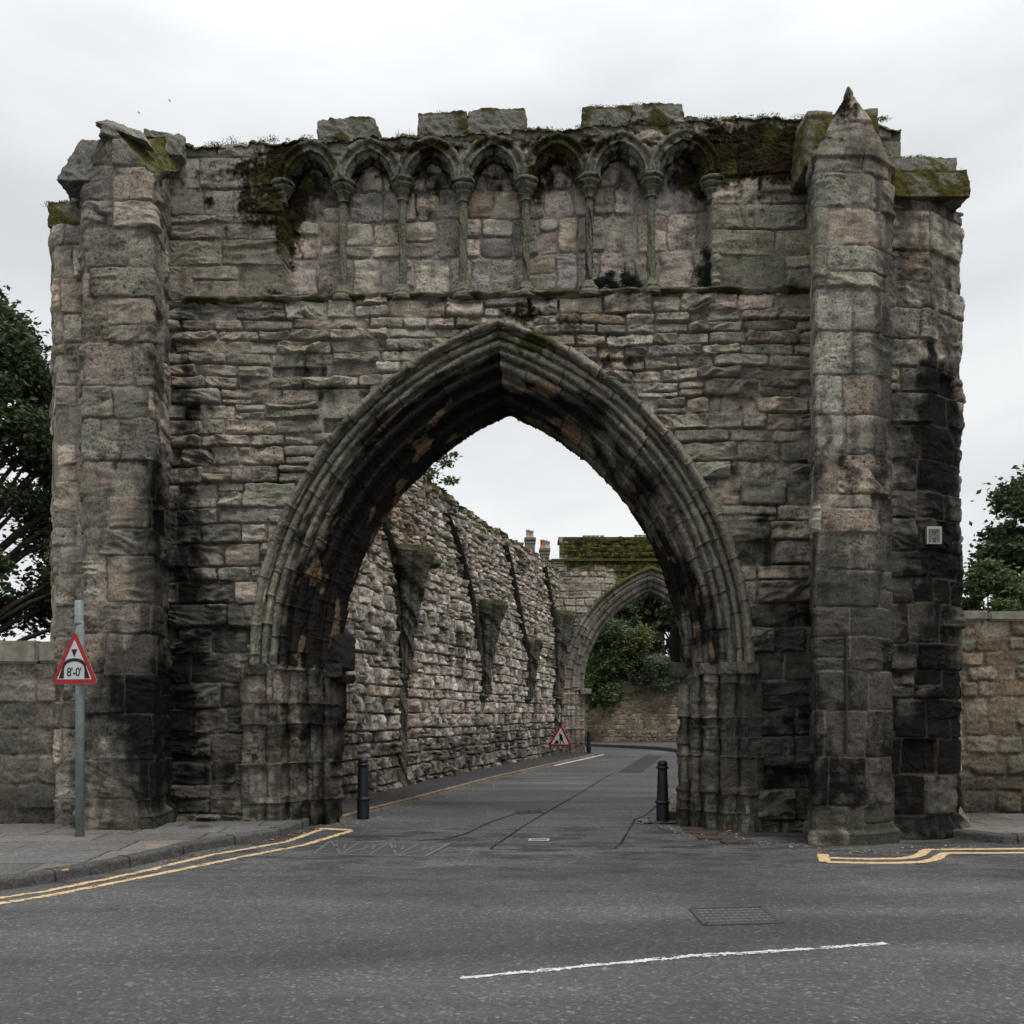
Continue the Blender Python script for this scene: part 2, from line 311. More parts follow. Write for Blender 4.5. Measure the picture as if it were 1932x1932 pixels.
# ================================================================== GATEHOUSE
gate = thing('gatehouse', (0, 13.2, 0), 'ruined sandstone gatehouse with a tall pointed arch over the road and a blind arcade above', 'gatehouse')
RES = .0125
US, VS = uv(475, 1255); UR, _ = uv(1420, 1255); UC = (US + UR) / 2; HALF = (UR - US) / 2
_, VA = uv(940, 605); RISE = VA - VS; R0 = (HALF ** 2 + RISE ** 2) / (2 * HALF); CC = R0 - HALF
def in_arch(U, V, r=0.0):   # inside arch of inset r
    du = np.abs(U - UC); rad = R0 - r
    return np.where(V < VS, du < HALF - r, (du + CC) ** 2 + (V - VS) ** 2 < rad ** 2)
# wall top line
tp = [(60, 320), (345, 276), (440, 272), (545, 270), (600, 262), (700, 260), (790, 256), (1000, 247), (1095, 241), (1290, 226), (1400, 222), (1535, 225), (1700, 240)]
tpuv = [uv(*p) for p in tp]; TU = [p[0] for p in tpuv]; TV = [p[1] for p in tpuv]
def top_v(u):
    return np.interp(u, TU, TV) + .05 * pn(u * 2.3, 0 * u, 60) + .028 * pn(u * 9, 0 * u, 61) + .012 * pn(u * 27, 0 * u, 62) + .07 * (rnd(np.floor(u / .62 + .35 * np.sin(u * 3)).astype(int), 17) - .5)
SILLV = uv(900, 558)[1]
def string_v(u): return np.interp(u, [uv(345, 568)[0], uv(1530, 546)[0]], [uv(345, 568)[1], uv(1530, 546)[1]])
# arcade geometry
ACX = [585, 697, 812, 930, 1050, 1170, 1290]; CAPX = [530, 645, 758, 873, 992, 1112, 1230, 1345]; CAPY = [356, 354, 350, 352, 350, 344, 342, 348]
ACU = [uv(x, 350)[0] for x in ACX]; CAPU = [uv(x, 350, .05)[0] for x in CAPX]; SPV = uv(900, 338)[1]
AH = .40; ARISE = .50
def niche(U, V):
    ins = (U > ACU[0] - AH) & (U < ACU[-1] + AH) & (V < SPV + .02) & (V > SILLV)
    for u0 in ACU:
        d = np.abs(U - u0); R = (AH ** 2 + ARISE ** 2) / (2 * AH); ins |= ((d + R - AH) ** 2 + (V - SPV) ** 2 < R * R) & (V >= SPV)
    return ins
def build_front():
    u0, u1 = uv(150, 600)[0], uv(1700, 600)[0]; U, V = grid(u0, u1, -.05, TV[9] + .25, RES)
    T = top_v(U[:, :1]); Vc = np.minimum(V, T)
    rs = np.random.RandomState(5); cs = [-.2]
    sv = 7.80
    while cs[-1] < sv - .1:
        v = cs[-1]; cs.append(v + (rs.uniform(.30, .46) if v < 3.6 else rs.uniform(.20, .40) if v < 5.6 else rs.uniform(.13, .30)))
    cs[-1] = sv
    while cs[-1] < 10.8: cs.append(cs[-1] + rs.uniform(.36, .52))
    sh = V - (string_v(U) - sv)
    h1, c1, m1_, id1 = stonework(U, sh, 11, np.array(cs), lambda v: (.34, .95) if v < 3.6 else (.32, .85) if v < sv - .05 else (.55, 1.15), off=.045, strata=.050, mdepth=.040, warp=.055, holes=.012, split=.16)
    # niche backs: small upright pinkish stones
    pk = 1.15 * np.array([(.29, .245, .215), (.27, .23, .20), (.31, .275, .23), (.24, .22, .20), (.33, .28, .225)])
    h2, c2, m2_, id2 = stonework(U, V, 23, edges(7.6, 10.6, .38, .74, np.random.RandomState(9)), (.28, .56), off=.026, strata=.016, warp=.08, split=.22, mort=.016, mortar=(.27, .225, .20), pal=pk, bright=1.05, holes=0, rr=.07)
    up = sst(0, .05, sh - sv)                       # ashlar zone is flatter
    h = h1 * (1 - up * .45) ; c = mixc(c1, (.185, .175, .14), up * .35)
    nm = niche(U, V).astype(float)
    c = mixc(c, c2, nm)[...] if False else np.where(nm[..., None] > .5, c2, c); h = np.where(nm > .5, h2 - .24, h); mm = np.where(nm > .5, m2_, m1_)
    Pw = W(U, Vc)
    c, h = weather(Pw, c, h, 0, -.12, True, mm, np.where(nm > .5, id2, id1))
    inside = in_arch(U, V, .10)
    kp = ~(inside[:-1, :-1] & inside[1:, :-1] & inside[:-1, 1:] & inside[1:, 1:]) & (V[:-1, :-1] < T[:-1])
    surf('front_wall', Pw, h, c, STONE, gate, kp, normal=np.broadcast_to(ND, Pw.shape), flip=True)
    # ragged mossy wall head, front edge to back edge
    U, D = grid(u0, u1, -.06, 1.15, .02); tv = top_v(U)
    n = fbm(U * 4, D * 4, 3, 300); P = W(U, tv - .012 - .05 * sst(.02, -.06, -D + 0) * 0 + .05 * n * sst(-.06, .15, D) - .05 * sst(0, -.06, D), -D)
    n2 = fbm(U * 3, D * 3, 3, 301) + .35; c = mixc(np.broadcast_to(np.array([.17, .165, .13]), P.shape).copy(), (.062, .065, .02), sst(-.1, .3, n2)) * (1 + .4 * fbm(U * 25, D * 25, 2, 302))[..., None]
    h = .03 * fbm(U * 16, D * 16, 3, 303) * sst(-.1, .3, n2) ; surf('wall_head', P, h, c, STONE, gate, normal=np.broadcast_to(ZD, P.shape))
    # rear face
    U, V = grid(u0, u1, -.05, TV[9] + .2, .05); T = top_v(U[:, :1]); Vc = np.minimum(V, T - .03)
    h, c, m_, _ = stonework(U, V, 31, edges(-.2, 11, .2, .4, np.random.RandomState(3)), (.3, .7), off=.02)
    P = W(U, Vc, -1.14); ins = in_arch(U - .10, V, .86)
    kp = ~(ins[:-1, :-1] & ins[1:, :-1] & ins[:-1, 1:] & ins[1:, 1:]) & (V[:-1, :-1] < T[:-1])
    surf('rear_wall', P, h, c, STONEF, gate, kp, normal=np.broadcast_to(-ND, P.shape))
build_front()
def resample(pts, res):
    s, q, cum = polyline(pts, res); return s, q, cum
PROF = [(-.02, -.03), (-.015, .06), (.015, .115), (.06, .13), (.09, .10), (.10, .03), (.12, -.05), (.155, -.055), (.165, .0), (.20, .022), (.235, .0), (.245, -.06), (.275, -.085), (.30, -.06), (.31, -.01), (.345, .012), (.38, -.005), (.39, -.07), (.42, -.10), (.445, -.06), (.47, -.035), (.50, -.06), (.51, -.15),
        (.53, -.165), (.57, -.165), (.585, -.12), (.62, -.10), (.66, -.115), (.685, -.16), (.69, -.23), (.72, -.30), (.765, -.315), (.785, -.27), (.82, -.26), (.86, -.28), (.88, -.34), (.885, -.44), (.91, -.51), (.95, -.52), (.98, -.49), (1.02, -.51), (1.04, -.56), (1.05, -.66), (1.09, -.72), (1.09, -1.10), (1.04, -1.16), (.88, -1.17)]
SK = .09
def arch_parts():
    t, q, cum = resample([(a * .90, b) for a, b in PROF], .0125); r = q[:, 0]; w = q[:, 1]
    ns = 520
    for side in (-1, 1):
        a = np.linspace(0, 1, ns)[:, None]; rad = (R0 - r)[None, :]; ph = a * np.arccos(CC / rad)
        du = CC - rad * np.cos(ph); dv = rad * np.sin(ph)          # du from UC, negative
        u = UC - side * du * 1.0; u = UC + side * (-du); u = UC + side * (rad * np.cos(ph) - CC) + SK * (-w)[None, :]
        v = VS + dv; P = W(u, v, np.broadcast_to(w[None, :], u.shape))
        S = a * 5.25 + 0 * rad; Tt = np.broadcast_to(t[None, :], S.shape)
        ce = np.array([-.1, .33, .72, 1.15, 1.65, 2.1, 2.5, 4.2])
        ids, e, cu, cv = masonry(S, Tt, 71 + side, ce, (.30, .62), .008, .02, 0)
        m = sst(.003, .012, e + .003 * pn(S * 20, Tt * 20, 3))
        wear = fbm(S * 3, Tt * 4, 3, 74); h = (rnd(ids, 1) - .5) * .022 + .026 * wear + .009 * fbm(S * 18, Tt * 24, 2, 75) - .02 * np.clip(ridge(S * 5, Tt * 1.5, 2, 70) - .45, 0, 1) - (1 - m) * .020 - .025 * np.clip(fbm(S * 6, Tt * 9, 3, 76) - .18, 0, 1) * 2
        pal = np.array([(.225, .205, .165), (.25, .225, .185), (.19, .18, .145), (.24, .205, .17), (.165, .155, .13)])
        c = pal[(rnd(ids, 2) * 5).astype(int) % 5] * (.8 + .4 * rnd(ids, 3))[..., None]
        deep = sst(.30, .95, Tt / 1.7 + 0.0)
        # black crust sits on the sheltered inner orders, broken by flaking patches of raw brown stone
        n = fbm(S * .8, Tt * 1.1, 3, 77 + side); n2 = fbm(S * 3.3, Tt * 4.5, 3, 78 + side); lr = .30 if side < 0 else .06
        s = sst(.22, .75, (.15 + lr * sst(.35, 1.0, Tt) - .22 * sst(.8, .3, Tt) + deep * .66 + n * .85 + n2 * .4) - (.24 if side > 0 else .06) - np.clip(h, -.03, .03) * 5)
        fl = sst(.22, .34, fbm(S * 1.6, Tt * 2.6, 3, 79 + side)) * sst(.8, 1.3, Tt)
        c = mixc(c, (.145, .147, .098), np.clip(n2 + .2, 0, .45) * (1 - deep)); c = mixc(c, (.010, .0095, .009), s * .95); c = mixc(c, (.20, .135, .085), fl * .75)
        c = mixc(c, np.array([.02, .018, .014]), (1 - m) * .6)
        ms = sst(.35, .6, blobs([(1010, 640, 50, 30, .8), (940, 615, 30, 12, .5)], P[..., 0], P[..., 2]) + fbm(S * 8, Tt * 8, 2, 80) * .4); c = mixc(c, (.06, .065, .02), ms)
        surf('arch_moulding', P, h, c, STONE, gate, flip=(side > 0))
arch_parts()
JP = [(-.16, -.02), (-.16, .035), (-.12, .05), (.14, .05), (.17, .02), (.18, -.08), (.21, -.09), (.23, -.05), (.26, -.035), (.44, -.04), (.475, -.07), (.48, -.20), (.51, -.22), (.525, -.17), (.56, -.155), (.70, -.16), (.735, -.19), (.74, -.34), (.77, -.37), (.79, -.33), (.83, -.31),
      (.90, -.33), (.93, -.37), (.935, -.50), (.96, -.54), (.985, -.50), (1.03, -.49), (1.08, -.53), (1.10, -.60), (1.08, -.68), (1.12, -.72), (1.12, -1.10), (1.06, -1.16), (.90, -1.17)]
def jamb_parts():
    t, q, cum = resample([(a * .91, b) for a, b in JP], .0125); r = q[:, 0]; w = q[:, 1]
    for side in (-1, 1):
        v = np.linspace(-.03, VS + .02, 200)[:, None]; rad = (R0 - r)[None, :]
        u = UC + side * (rad - CC) + SK * (-w)[None, :] + 0 * v; P = W(u, v + 0 * u, np.broadcast_to(w[None, :], u.shape)); Tt = np.broadcast_to(t[None, :], u.shape); V = v + 0 * u
        cs = edges(-.1, 2.6, .26, .66, np.random.RandomState(40 + side))
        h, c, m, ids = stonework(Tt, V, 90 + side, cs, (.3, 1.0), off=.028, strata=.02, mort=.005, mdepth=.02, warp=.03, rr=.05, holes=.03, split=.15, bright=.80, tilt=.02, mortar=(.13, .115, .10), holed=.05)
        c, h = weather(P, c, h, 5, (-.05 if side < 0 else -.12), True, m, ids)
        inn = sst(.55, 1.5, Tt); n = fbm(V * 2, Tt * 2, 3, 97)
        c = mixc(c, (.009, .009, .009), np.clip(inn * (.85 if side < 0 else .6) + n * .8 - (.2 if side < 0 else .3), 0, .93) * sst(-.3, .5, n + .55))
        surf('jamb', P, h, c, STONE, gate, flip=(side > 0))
jamb_parts()
# imposts: ragged band of capitals where arch meets jamb
def rock(name, c, s, parent, rotz=0, seed=0, col=(.2, .19, .16), rough=.03, cuts=14, moss=.0, dark=0, mat=None, taper=0, lean=0, rnd_=.12, pitch=0.0):
    n = cuts; f = np.linspace(-1, 1, n + 1); A, B = np.meshgrid(f, f, indexing='ij'); V_ = []; F_ = []; o = 0
    for ax in range(3):
        for sg in (-1, 1):
            p = np.zeros((n + 1, n + 1, 3)); p[..., ax] = sg; p[..., (ax + 1) % 3] = A; p[..., (ax + 2) % 3] = B; V_.append(p.reshape(-1, 3))
            idx = np.arange((n + 1) ** 2).reshape(n + 1, n + 1) + o; q = np.stack([idx[:-1, :-1], idx[1:, :-1], idx[1:, 1:], idx[:-1, 1:]], -1).reshape(-1, 4)
            F_.append(q if sg > 0 else q[:, ::-1]); o += (n + 1) ** 2
    V = np.concatenate(V_); F = np.concatenate(F_); s = np.array(s) / 2.0
    L = np.linalg.norm(V, axis=1, keepdims=True); Vr = V * (1 - rnd_ * (L - 1)) ; Q = Vr * s
    nn = fbm(Q[:, 0] * 3 + Q[:, 2] * 1.7 + seed, Q[:, 1] * 3 - Q[:, 2] * 2.1 + seed, 3, seed) ; n3 = fbm(Q[:, 0] * 12 + Q[:, 2] * 9, Q[:, 1] * 12 - Q[:, 2] * 8 + seed, 3, seed + 3)
    n5 = ridge(Q[:, 0] * 6 + Q[:, 1] * 4, Q[:, 2] * 9 + seed, 2, seed + 8); Q = Q + (V / L) * (rough * nn * 1.3 + rough * .9 * n3 + rough * .5 * n5)[:, None]
    Q[:, :2] *= (1 - taper * (Q[:, 2:3] / s[2])); Q[:, 0] += lean * Q[:, 2]
    cc = np.array(col) * (1 + .35 * nn + .3 * n3)[:, None]; mm = sst(.1, .5, nn * 1.4 + moss * .72 + .35 * (V[:, 2] > .8) * (moss > 0) + n3 * .9 - .15) * (moss > 0)
    mc_ = np.array([.040, .034, .014]) + sst(-.35, .4, n3 + .4 * nn)[:, None] * np.array([.050, .046, .010]); cc = cc + (mc_ - cc) * mm[:, None]
    cc = cc + (np.array([.017, .017, .017]) - cc) * np.clip(sst(-.2, .5, nn + dark) * dark * 1.4, 0, 1)[:, None]
    R = np.array(Matrix.Rotation(rotz, 3, 'Z') @ Matrix.Rotation(pitch, 3, 'Y')); Q = Q @ R.T + np.array(c)
    # merge seam vertices
    key = np.round(np.concatenate([V]), 6); _, inv_i, inv = np.unique(key, axis=0, return_index=True, return_inverse=True); inv = inv.reshape(-1)
    me = mesh_from_arrays(name, Q[inv_i], inv[F], np.clip(cc[inv_i], 0, 1)); return link(me, name, mat or STONE, parent)
for side in (-1, 1):
    for k, (r_, w_, sz) in enumerate([(.07, .02, .30), (.34, -.07, .26), (.62, -.20, .24), (.85, -.36, .22), (1.04, -.56, .24)]):
        u = UC + side * (R0 - r_ - CC) + SK * -w_; p = W(u, VS - .06, w_ - .05)
        if k in (0, 1, 2) and side > 0 or k == 4 or (k in (0,) and side < 0):
            rock('impost', p, (sz, .26, .17 if k < 4 else .22), gate, -AL, 50 + k * 3 + side, (.16, .15, .12) if side > 0 else (.07, .065, .055), .022, 14, 0, dark=.55 if k > 2 else .25, rnd_=.12)
for (px, py, dd, sz, dk) in [(646, 1232, 14.25, (.30, .5, .56), .6), (1284, 1225, 14.25, (.28, .45, .68), .75), (1290, 1133, 14.25, (.20, .45, .5), .85), (640, 1282, 14.2, (.42, .4, .10), .6)]:
    rock('springer_stone', atd(px, py, dd), sz, gate, -AL, px, (.10, .085, .07), .035, 14, 0, dk, rnd_=.10, taper=-.08)
# ------------------------------------------------------------------ string course
def strips():
    segs = [(345, 690, .0), (720, 905, .02), (905, 1120, .03), (1120, 1535, .0)]
    for a, b, dz in segs:
        ua, ub = uv(a, 568)[0], uv(b, 550)[0]; prof = [(-.01, .06), (.03, .055), (.09, .03), (.105, .005), (.07, -.02), (.02, -.04), (-.02, -.06)]
        t, q, _ = resample(prof, .01); s = np.linspace(ua, ub, int((ub - ua) / .015)); S, Tt = np.meshgrid(s, t, indexing='ij'); q = np.array(q)
        er = np.clip(.7 + 1.0 * fbm(S[:, :1] * 1.7, S[:, :1] * 0, 3, 120), .05, 1.1)
        P = W(S, string_v(S) + q[None, :, 1] + .012 * pn(S * 3, 0 * S, 4), q[None, :, 0] * er)
        h = .012 * fbm(S * 9, Tt * 20, 3, 121); n = fbm(S * 3, Tt * 5, 3, 122); c = mixc(np.broadcast_to(np.array([.16, .15, .115]), P.shape).copy(), (.05, .045, .018), sst(-.05, .3, n + .15)); surf('string_course', P, h, c, STONE, gate)
strips()
# ------------------------------------------------------------------ blind arcade
def pointed(hw, rise, n):
    R = (hw ** 2 + rise ** 2) / (2 * hw); am = math.acos((R - hw) / R); a = np.linspace(0, am, n); u = R * np.cos(a) - (R - hw); v = R * np.sin(a)
    return R, u, v
def blind_arch(k):
    u0 = ACU[k]; hood = [(.125, -.02), (.125, .05), (.10, .085), (.07, .08), (.05, .035), (.02, .03), (-.01, .05), (-.035, .06), (-.045, .0), (-.075, -.01), (-.10, -.05), (-.095, -.12), (-.13, -.15), (-.13, -.24)]
    t, q, _ = resample(hood, .012); R = (AH ** 2 + ARISE ** 2) / (2 * AH); c0 = R - AH
    for side in (-1, 1):
        a = np.linspace(0, 1, 62)[:, None]; rad = (R + q[:, 0])[None, :]; ph = a * np.arccos(np.clip(c0 / rad, -1, 1)); u = u0 + side * (rad * np.cos(ph) - c0); v = SPV + rad * np.sin(ph)
        yield a, t, q, W(u, v, np.broadcast_to(q[:, 1][None, :], u.shape)), side
for k in range(7):
    Vs = []; Fs = []; Cs = []; o = 0
    for a, t, q, P, side in blind_arch(k):
        Tt = np.broadcast_to(t[None, :], P.shape[:2]); A = a * .75 + 0 * Tt + k * 3.1 + side
        g0 = np.gradient(P, axis=0); g1 = np.gradient(P, axis=1); Nn = np.cross(g0, g1); Nn /= np.linalg.norm(Nn, axis=2, keepdims=True) + 1e-9; Nn *= -side
        n = fbm(A * 4, Tt * 5, 3, 140 + k); P2 = P + Nn * (.018 * n + .012 * fbm(A * 15, Tt * 15, 2, 141) - .03 * np.clip(fbm(A * 7, Tt * 7, 2, 143) - .15, 0, 1))[..., None]
        c = mixc(np.broadcast_to(np.array([.155, .15, .12]) * (.85 + .3 * rnd(k, 4)), P.shape).copy(), (.05, .055, .022), sst(.1, .4, n + (.25 if k in (0, 4) else -.02)))
        # inner rolls coloured darker than the hood
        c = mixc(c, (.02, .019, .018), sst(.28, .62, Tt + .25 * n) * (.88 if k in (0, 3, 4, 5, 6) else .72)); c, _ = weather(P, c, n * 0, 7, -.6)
        idx = np.arange(P.shape[0] * P.shape[1]).reshape(P.shape[:2]) + o; qd = np.stack([idx[:-1, :-1], idx[1:, :-1], idx[1:, 1:], idx[:-1, 1:]], -1).reshape(-1, 4)
        if side > 0: qd = qd[:, ::-1]
        Vs.append(P2.reshape(-1, 3)); Fs.append(qd); Cs.append(c.reshape(-1, 3)); o += len(Vs[-1])
    me = mesh_from_arrays('blind_arch', np.concatenate(Vs), np.concatenate(Fs), np.clip(np.concatenate(Cs), 0, 1)); ba = link(me, 'blind_arch', STONE, gate)
    # trefoil cusps inside the head: a pierced plate with thickness
    U, V = grid(-AH, AH, -.02, ARISE, .011); R = (AH ** 2 + ARISE ** 2) / (2 * AH)
    inside = ((np.abs(U) + R - AH) ** 2 + V ** 2 < (R - .02) ** 2)
    nz_ = .03 * fbm(U * 8 + k, V * 8, 2, 150 + k)
    lobes = ((U / .15) ** 2 + ((V - .20) / .20) ** 2 < 1 + nz_ * 6) | ((U + .16) ** 2 + (V - .03) ** 2 < (.155 + nz_) ** 2) | ((U - .16) ** 2 + (V - .03) ** 2 < (.155 + nz_) ** 2) | ((np.abs(U) < .2) & (V < .06))
    sol = inside & ~lobes; kq = sol[:-1, :-1] & sol[1:, 1:] & sol[:-1, 1:] & sol[1:, :-1]
    d = .05 * sst(0, .25, V); P = W(U + ACU[k], V + SPV, -.11 + .0 * U); h = .018 * fbm(U * 7, V * 7, 3, 152 + k)
    c = mixc(np.broadcast_to(np.array([.13, .12, .095]), P.shape).copy(), (.018, .017, .016), sst(-.25, .25, fbm(U * 3 + k, V * 3, 2, 153) + .12)); tr = surf('trefoil', P, h, c, STONE, gate, kq, normal=np.broadcast_to(ND, P.shape), flip=True)
    tr.parent = ba; tr.matrix_parent_inverse = Matrix.Translation(-Vector(gate.location)) if False else Matrix.Identity(4)
    md = tr.modifiers.new('thick', 'SOLIDIFY'); md.thickness = .09; md.offset = 0
def lathe_grid(c, prof, seg=40, res=.012):
    t, q, _ = resample(prof, res); a = np.linspace(0, 2 * np.pi, seg + 1); A, Tt = np.meshgrid(a, t, indexing='ij')
    P = np.stack([c[0] + q[None, :, 0] * np.cos(A), c[1] + q[None, :, 0] * np.sin(A), c[2] + q[None, :, 1] + 0 * A], -1); return A, Tt, P
def lathe_part(name, c, prof, parent, seed, col, dark=.2, rough=.010, mat=None, res=.012, seg=40, lobes=0, lobe_amp=0, moss=0, green=.4):
    A, Tt, P = lathe_grid(c, prof, seg, res); Cx = np.cos(A); Sx = np.sin(A)
    n = fbm(Cx * 1.2 + Tt * 3 + seed, Sx * 1.2 + Tt * 2.3, 3, seed); n2 = fbm(Cx * 3 + seed, Tt * 22, 3, seed + 1)
    h = rough * (n * 2.2 + n2 * 1.2); rad = np.hypot(P[..., 0] - c[0], P[..., 1] - c[1])
    if lobes: h = h + lobe_amp * rad * (np.abs(np.cos(A * lobes / 2)) ** .7 - .6)
    Nn = np.stack([Cx, Sx, 0 * A], -1); cc = np.broadcast_to(np.array(col), P.shape) * (1 + .3 * n + .25 * n2)[..., None]
    cc = mixc(cc, (.12, .135, .085), np.clip(n + green, 0, .7) * (green > 0)); cc = mixc(cc, (.018, .017, .017), sst(.1, .6, n * .8 + n2 * .3 + dark))
    if moss: cc = mixc(cc, (.085, .09, .02), sst(.75, .95, Tt / Tt.max() + .1 * n) * moss)
    return surf(name, P, h, cc, mat or STONE, parent, normal=Nn, flip=False)
def child(o, par):   # re-parent to a part keeping world place
    o.parent = par; o.matrix_parent_inverse = Matrix.Identity(4)
    p = par
    while p is not None and p.parent is not None: p = p.parent
    o.matrix_parent_inverse = Matrix.Identity(4); return o
for k, (cx_, cy_) in enumerate(zip(CAPX, CAPY)):
    u, v = uv(cx_, cy_ - 12, .03); base = W(np.array(u), np.array(0.0), -.06); base = base.reshape(3); zc = v; rr_ = .050 + .008 * rnd(k, 5); end = k in (0, 7)
    zb = SILLV + .0
    if not end: sh_ = lathe_part('shaft', (base[0], base[1], zb + .18), [(rr_ * .95, 0), (rr_ * 1.02, .3), (rr_ * .9, .62), (rr_ * 1.08, .9), (rr_, zc - .26 - zb - .18)], gate, 160 + k, (.17, .165, .13), .02 + .25 * rnd(k, 8), .014)
    cp = lathe_part('capital', (base[0], base[1], zc - .30), [(.01, -.01), (rr_, 0), (rr_ + .035, .015), (rr_ + .01, .04), (rr_ + .02, .10), (.12, .15), (.10, .17), (.155, .215), (.165, .245), (.125, .255), (.18, .285), (.175, .325), (.02, .34)], gate, 170 + k, (.15, .145, .115), .12, .014)
    if not end: bs = lathe_part('base', (base[0], base[1], zb - .04), [(.02, -.01), (.17, 0), (.175, .05), (.14, .09), (.15, .12), (.11, .16), (.085, .23), (.01, .24)], gate, 180 + k, (.19, .18, .145), -.05, .016)
# ------------------------------------------------------------------ parapet blocks
for i, (x0, x1, y0, y1) in enumerate([(598, 708, 224, 262), (788, 881, 213, 262), (881, 992, 206, 260), (1098, 1192, 203, 250), (1190, 1290, 197, 248)]):
    ua, vt = uv(x0, y0, .02); ub, vb = uv(x1, y1 + 4, .02); p = W(np.array((ua + ub) / 2), np.array((vt + vb) / 2), -.30)
    rock('parapet_block', p, (ub - ua, .66, vt - vb), gate, -AL, 190 + i, (.21, .20, .17), .034, 26, [.12, .4, .2, .6, .4][i], .2, rnd_=.06)
# ------------------------------------------------------------------ buttresses on plan polylines
def plan_surface(name, pts, z1, seed, courses, sw, top=None, bright=.95, base=0.0, z0=-.05, res=.0135, batter=None, mat=None, stretch=1.0, par=None, soot=True, post=None, **kw):
    s, q, cum = polyline(pts, res); z = np.arange(z0, z1, res); S, Z = np.meshgrid(s, z, indexing='ij'); Q = q[:, None, :] + 0 * Z[..., None]
    tv = (top(s, q) if top else np.full(s.shape, z1))[:, None]
    P = np.concatenate([Q, np.minimum(Z, tv)[..., None]], -1)
    if batter:   # plinth courses stand proud at the foot
        cen = np.mean(np.array(pts), axis=0); dirv = Q - cen; dirv /= np.linalg.norm(dirv, axis=2, keepdims=True); P[..., :2] += dirv * batter(Z)[..., None]
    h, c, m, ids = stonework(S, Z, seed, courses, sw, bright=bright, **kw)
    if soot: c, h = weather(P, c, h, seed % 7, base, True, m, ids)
    if post: c, h = post(P, S, Z, c, h, m)
    kp = Z[:-1, :-1] < tv[:-1]
    return surf(name, P, h, c, mat or STONE, par or gate, kp)
def lichen(P, S, Z, c, h, m):
    s = 0
    for (px, py, r) in [(1583, 480, 22), (1560, 515, 12), (1572, 452, 13), (1562, 590, 10), (1548, 690, 10), (1590, 300, 10), (1605, 455, 6)]:
        x, z = X13(px) * .88 , Z13(py) * .92 + .1
        p = atd(px, py, 11.75); d = np.hypot(P[..., 0] - p[0], P[..., 2] - p[2]) + .02 * fbm(P[..., 0] * 18, P[..., 2] * 18, 3, 9); rr = r * .0069
        s = np.maximum(s, sst(.022, .0, np.abs(d - rr * .8)) * (P[..., 1] < 11.95))
    c = mixc(c, (.34, .33, .29), np.clip(s * (.55 + fbm(P[..., 0] * 20, P[..., 2] * 20, 2, 8)), 0, .75)); return c, h
def bxy(px, d): return ((px - CX) * d / FPX, d)
bc = lambda sd: edges(-.1, 10.5, .38, .64, np.random.RandomState(sd))
# left buttress: front, then the long side facing the arch
LD = 12.45
def ltop(s, q):   # gable line over the front, falling weathering along the side
    zl = atd(142, 345, LD)[2]; za = atd(207, 236, LD)[2]; zr = atd(264, 322, LD)[2]; zb = atd(345, 300, 13.4)[2]
    x = q[:, 0]; y = q[:, 1]; xl, xa, xr = [(p - CX) * LD / FPX for p in (150, 207, 280)]
    front = np.interp(x, [xl, xl + .18, xa - .05, xa + .12, xr], [zl - .1, zl + .42, za - .02, za - .06, zr - .02]); side = np.interp(y, [LD, LD + .3, 13.5], [zr - .06, zr - .06, zb - .10])
    t = np.where(y > LD + .06, side, front); return t + .05 * pn(s * 5, s * 0, 2) + .03 * pn(s * 14, s * 0, 3)
foot = lambda Z: .10 * sst(.42, .30, Z) + .04 * sst(1.15, 1.05, Z)
pL = [bxy(150, 13.9), bxy(158, LD + .05), bxy(163, LD), bxy(283, LD), bxy(290, LD + .05), bxy(333, 13.9)]
plan_surface('buttress', pL, 10.1, 301, bc(4), (.42, .95), ltop, .88, -.02, batter=foot, off=.018, strata=.026, mort=.008, mdepth=.014, warp=.03, holes=.008, split=.14)
def patch4(name, a, b, c_, d, seed, col, mossy, par=None, res=.015, rough=.03, tint=(.10, .10, .028)):
    a, b, c_, d = map(np.array, (a, b, c_, d)); n = int(max(np.linalg.norm(b - a), np.linalg.norm(c_ - d)) / res) + 2; m = int(max(np.linalg.norm(d - a), np.linalg.norm(c_ - b)) / res) + 2
    S, T = np.meshgrid(np.linspace(0, 1, n), np.linspace(0, 1, m), indexing='ij'); P = (a * (1 - S)[..., None] + b * S[..., None]) * (1 - T)[..., None] + (d * (1 - S)[..., None] + c_ * S[..., None]) * T[..., None]
    X = P[..., 0] + P[..., 2] * .3; Y = P[..., 1] + P[..., 2] * .7; nn = fbm(X * 4, Y * 4, 3, seed); n2 = fbm(X * 22, Y * 22, 3, seed + 1)
    c = np.broadcast_to(np.array(col), P.shape) * (1 + .3 * nn + .3 * n2)[..., None]; ms = sst(.1, .45, nn + mossy); mc_ = np.broadcast_to(np.array(tint), P.shape) * (1 + .9 * n2 + .5 * nn)[..., None]
    c = mixc(c, mc_, ms); return surf(name, P, rough * (nn * .8 + n2 * (.25 + .6 * ms)), c, STONE, par or gate)
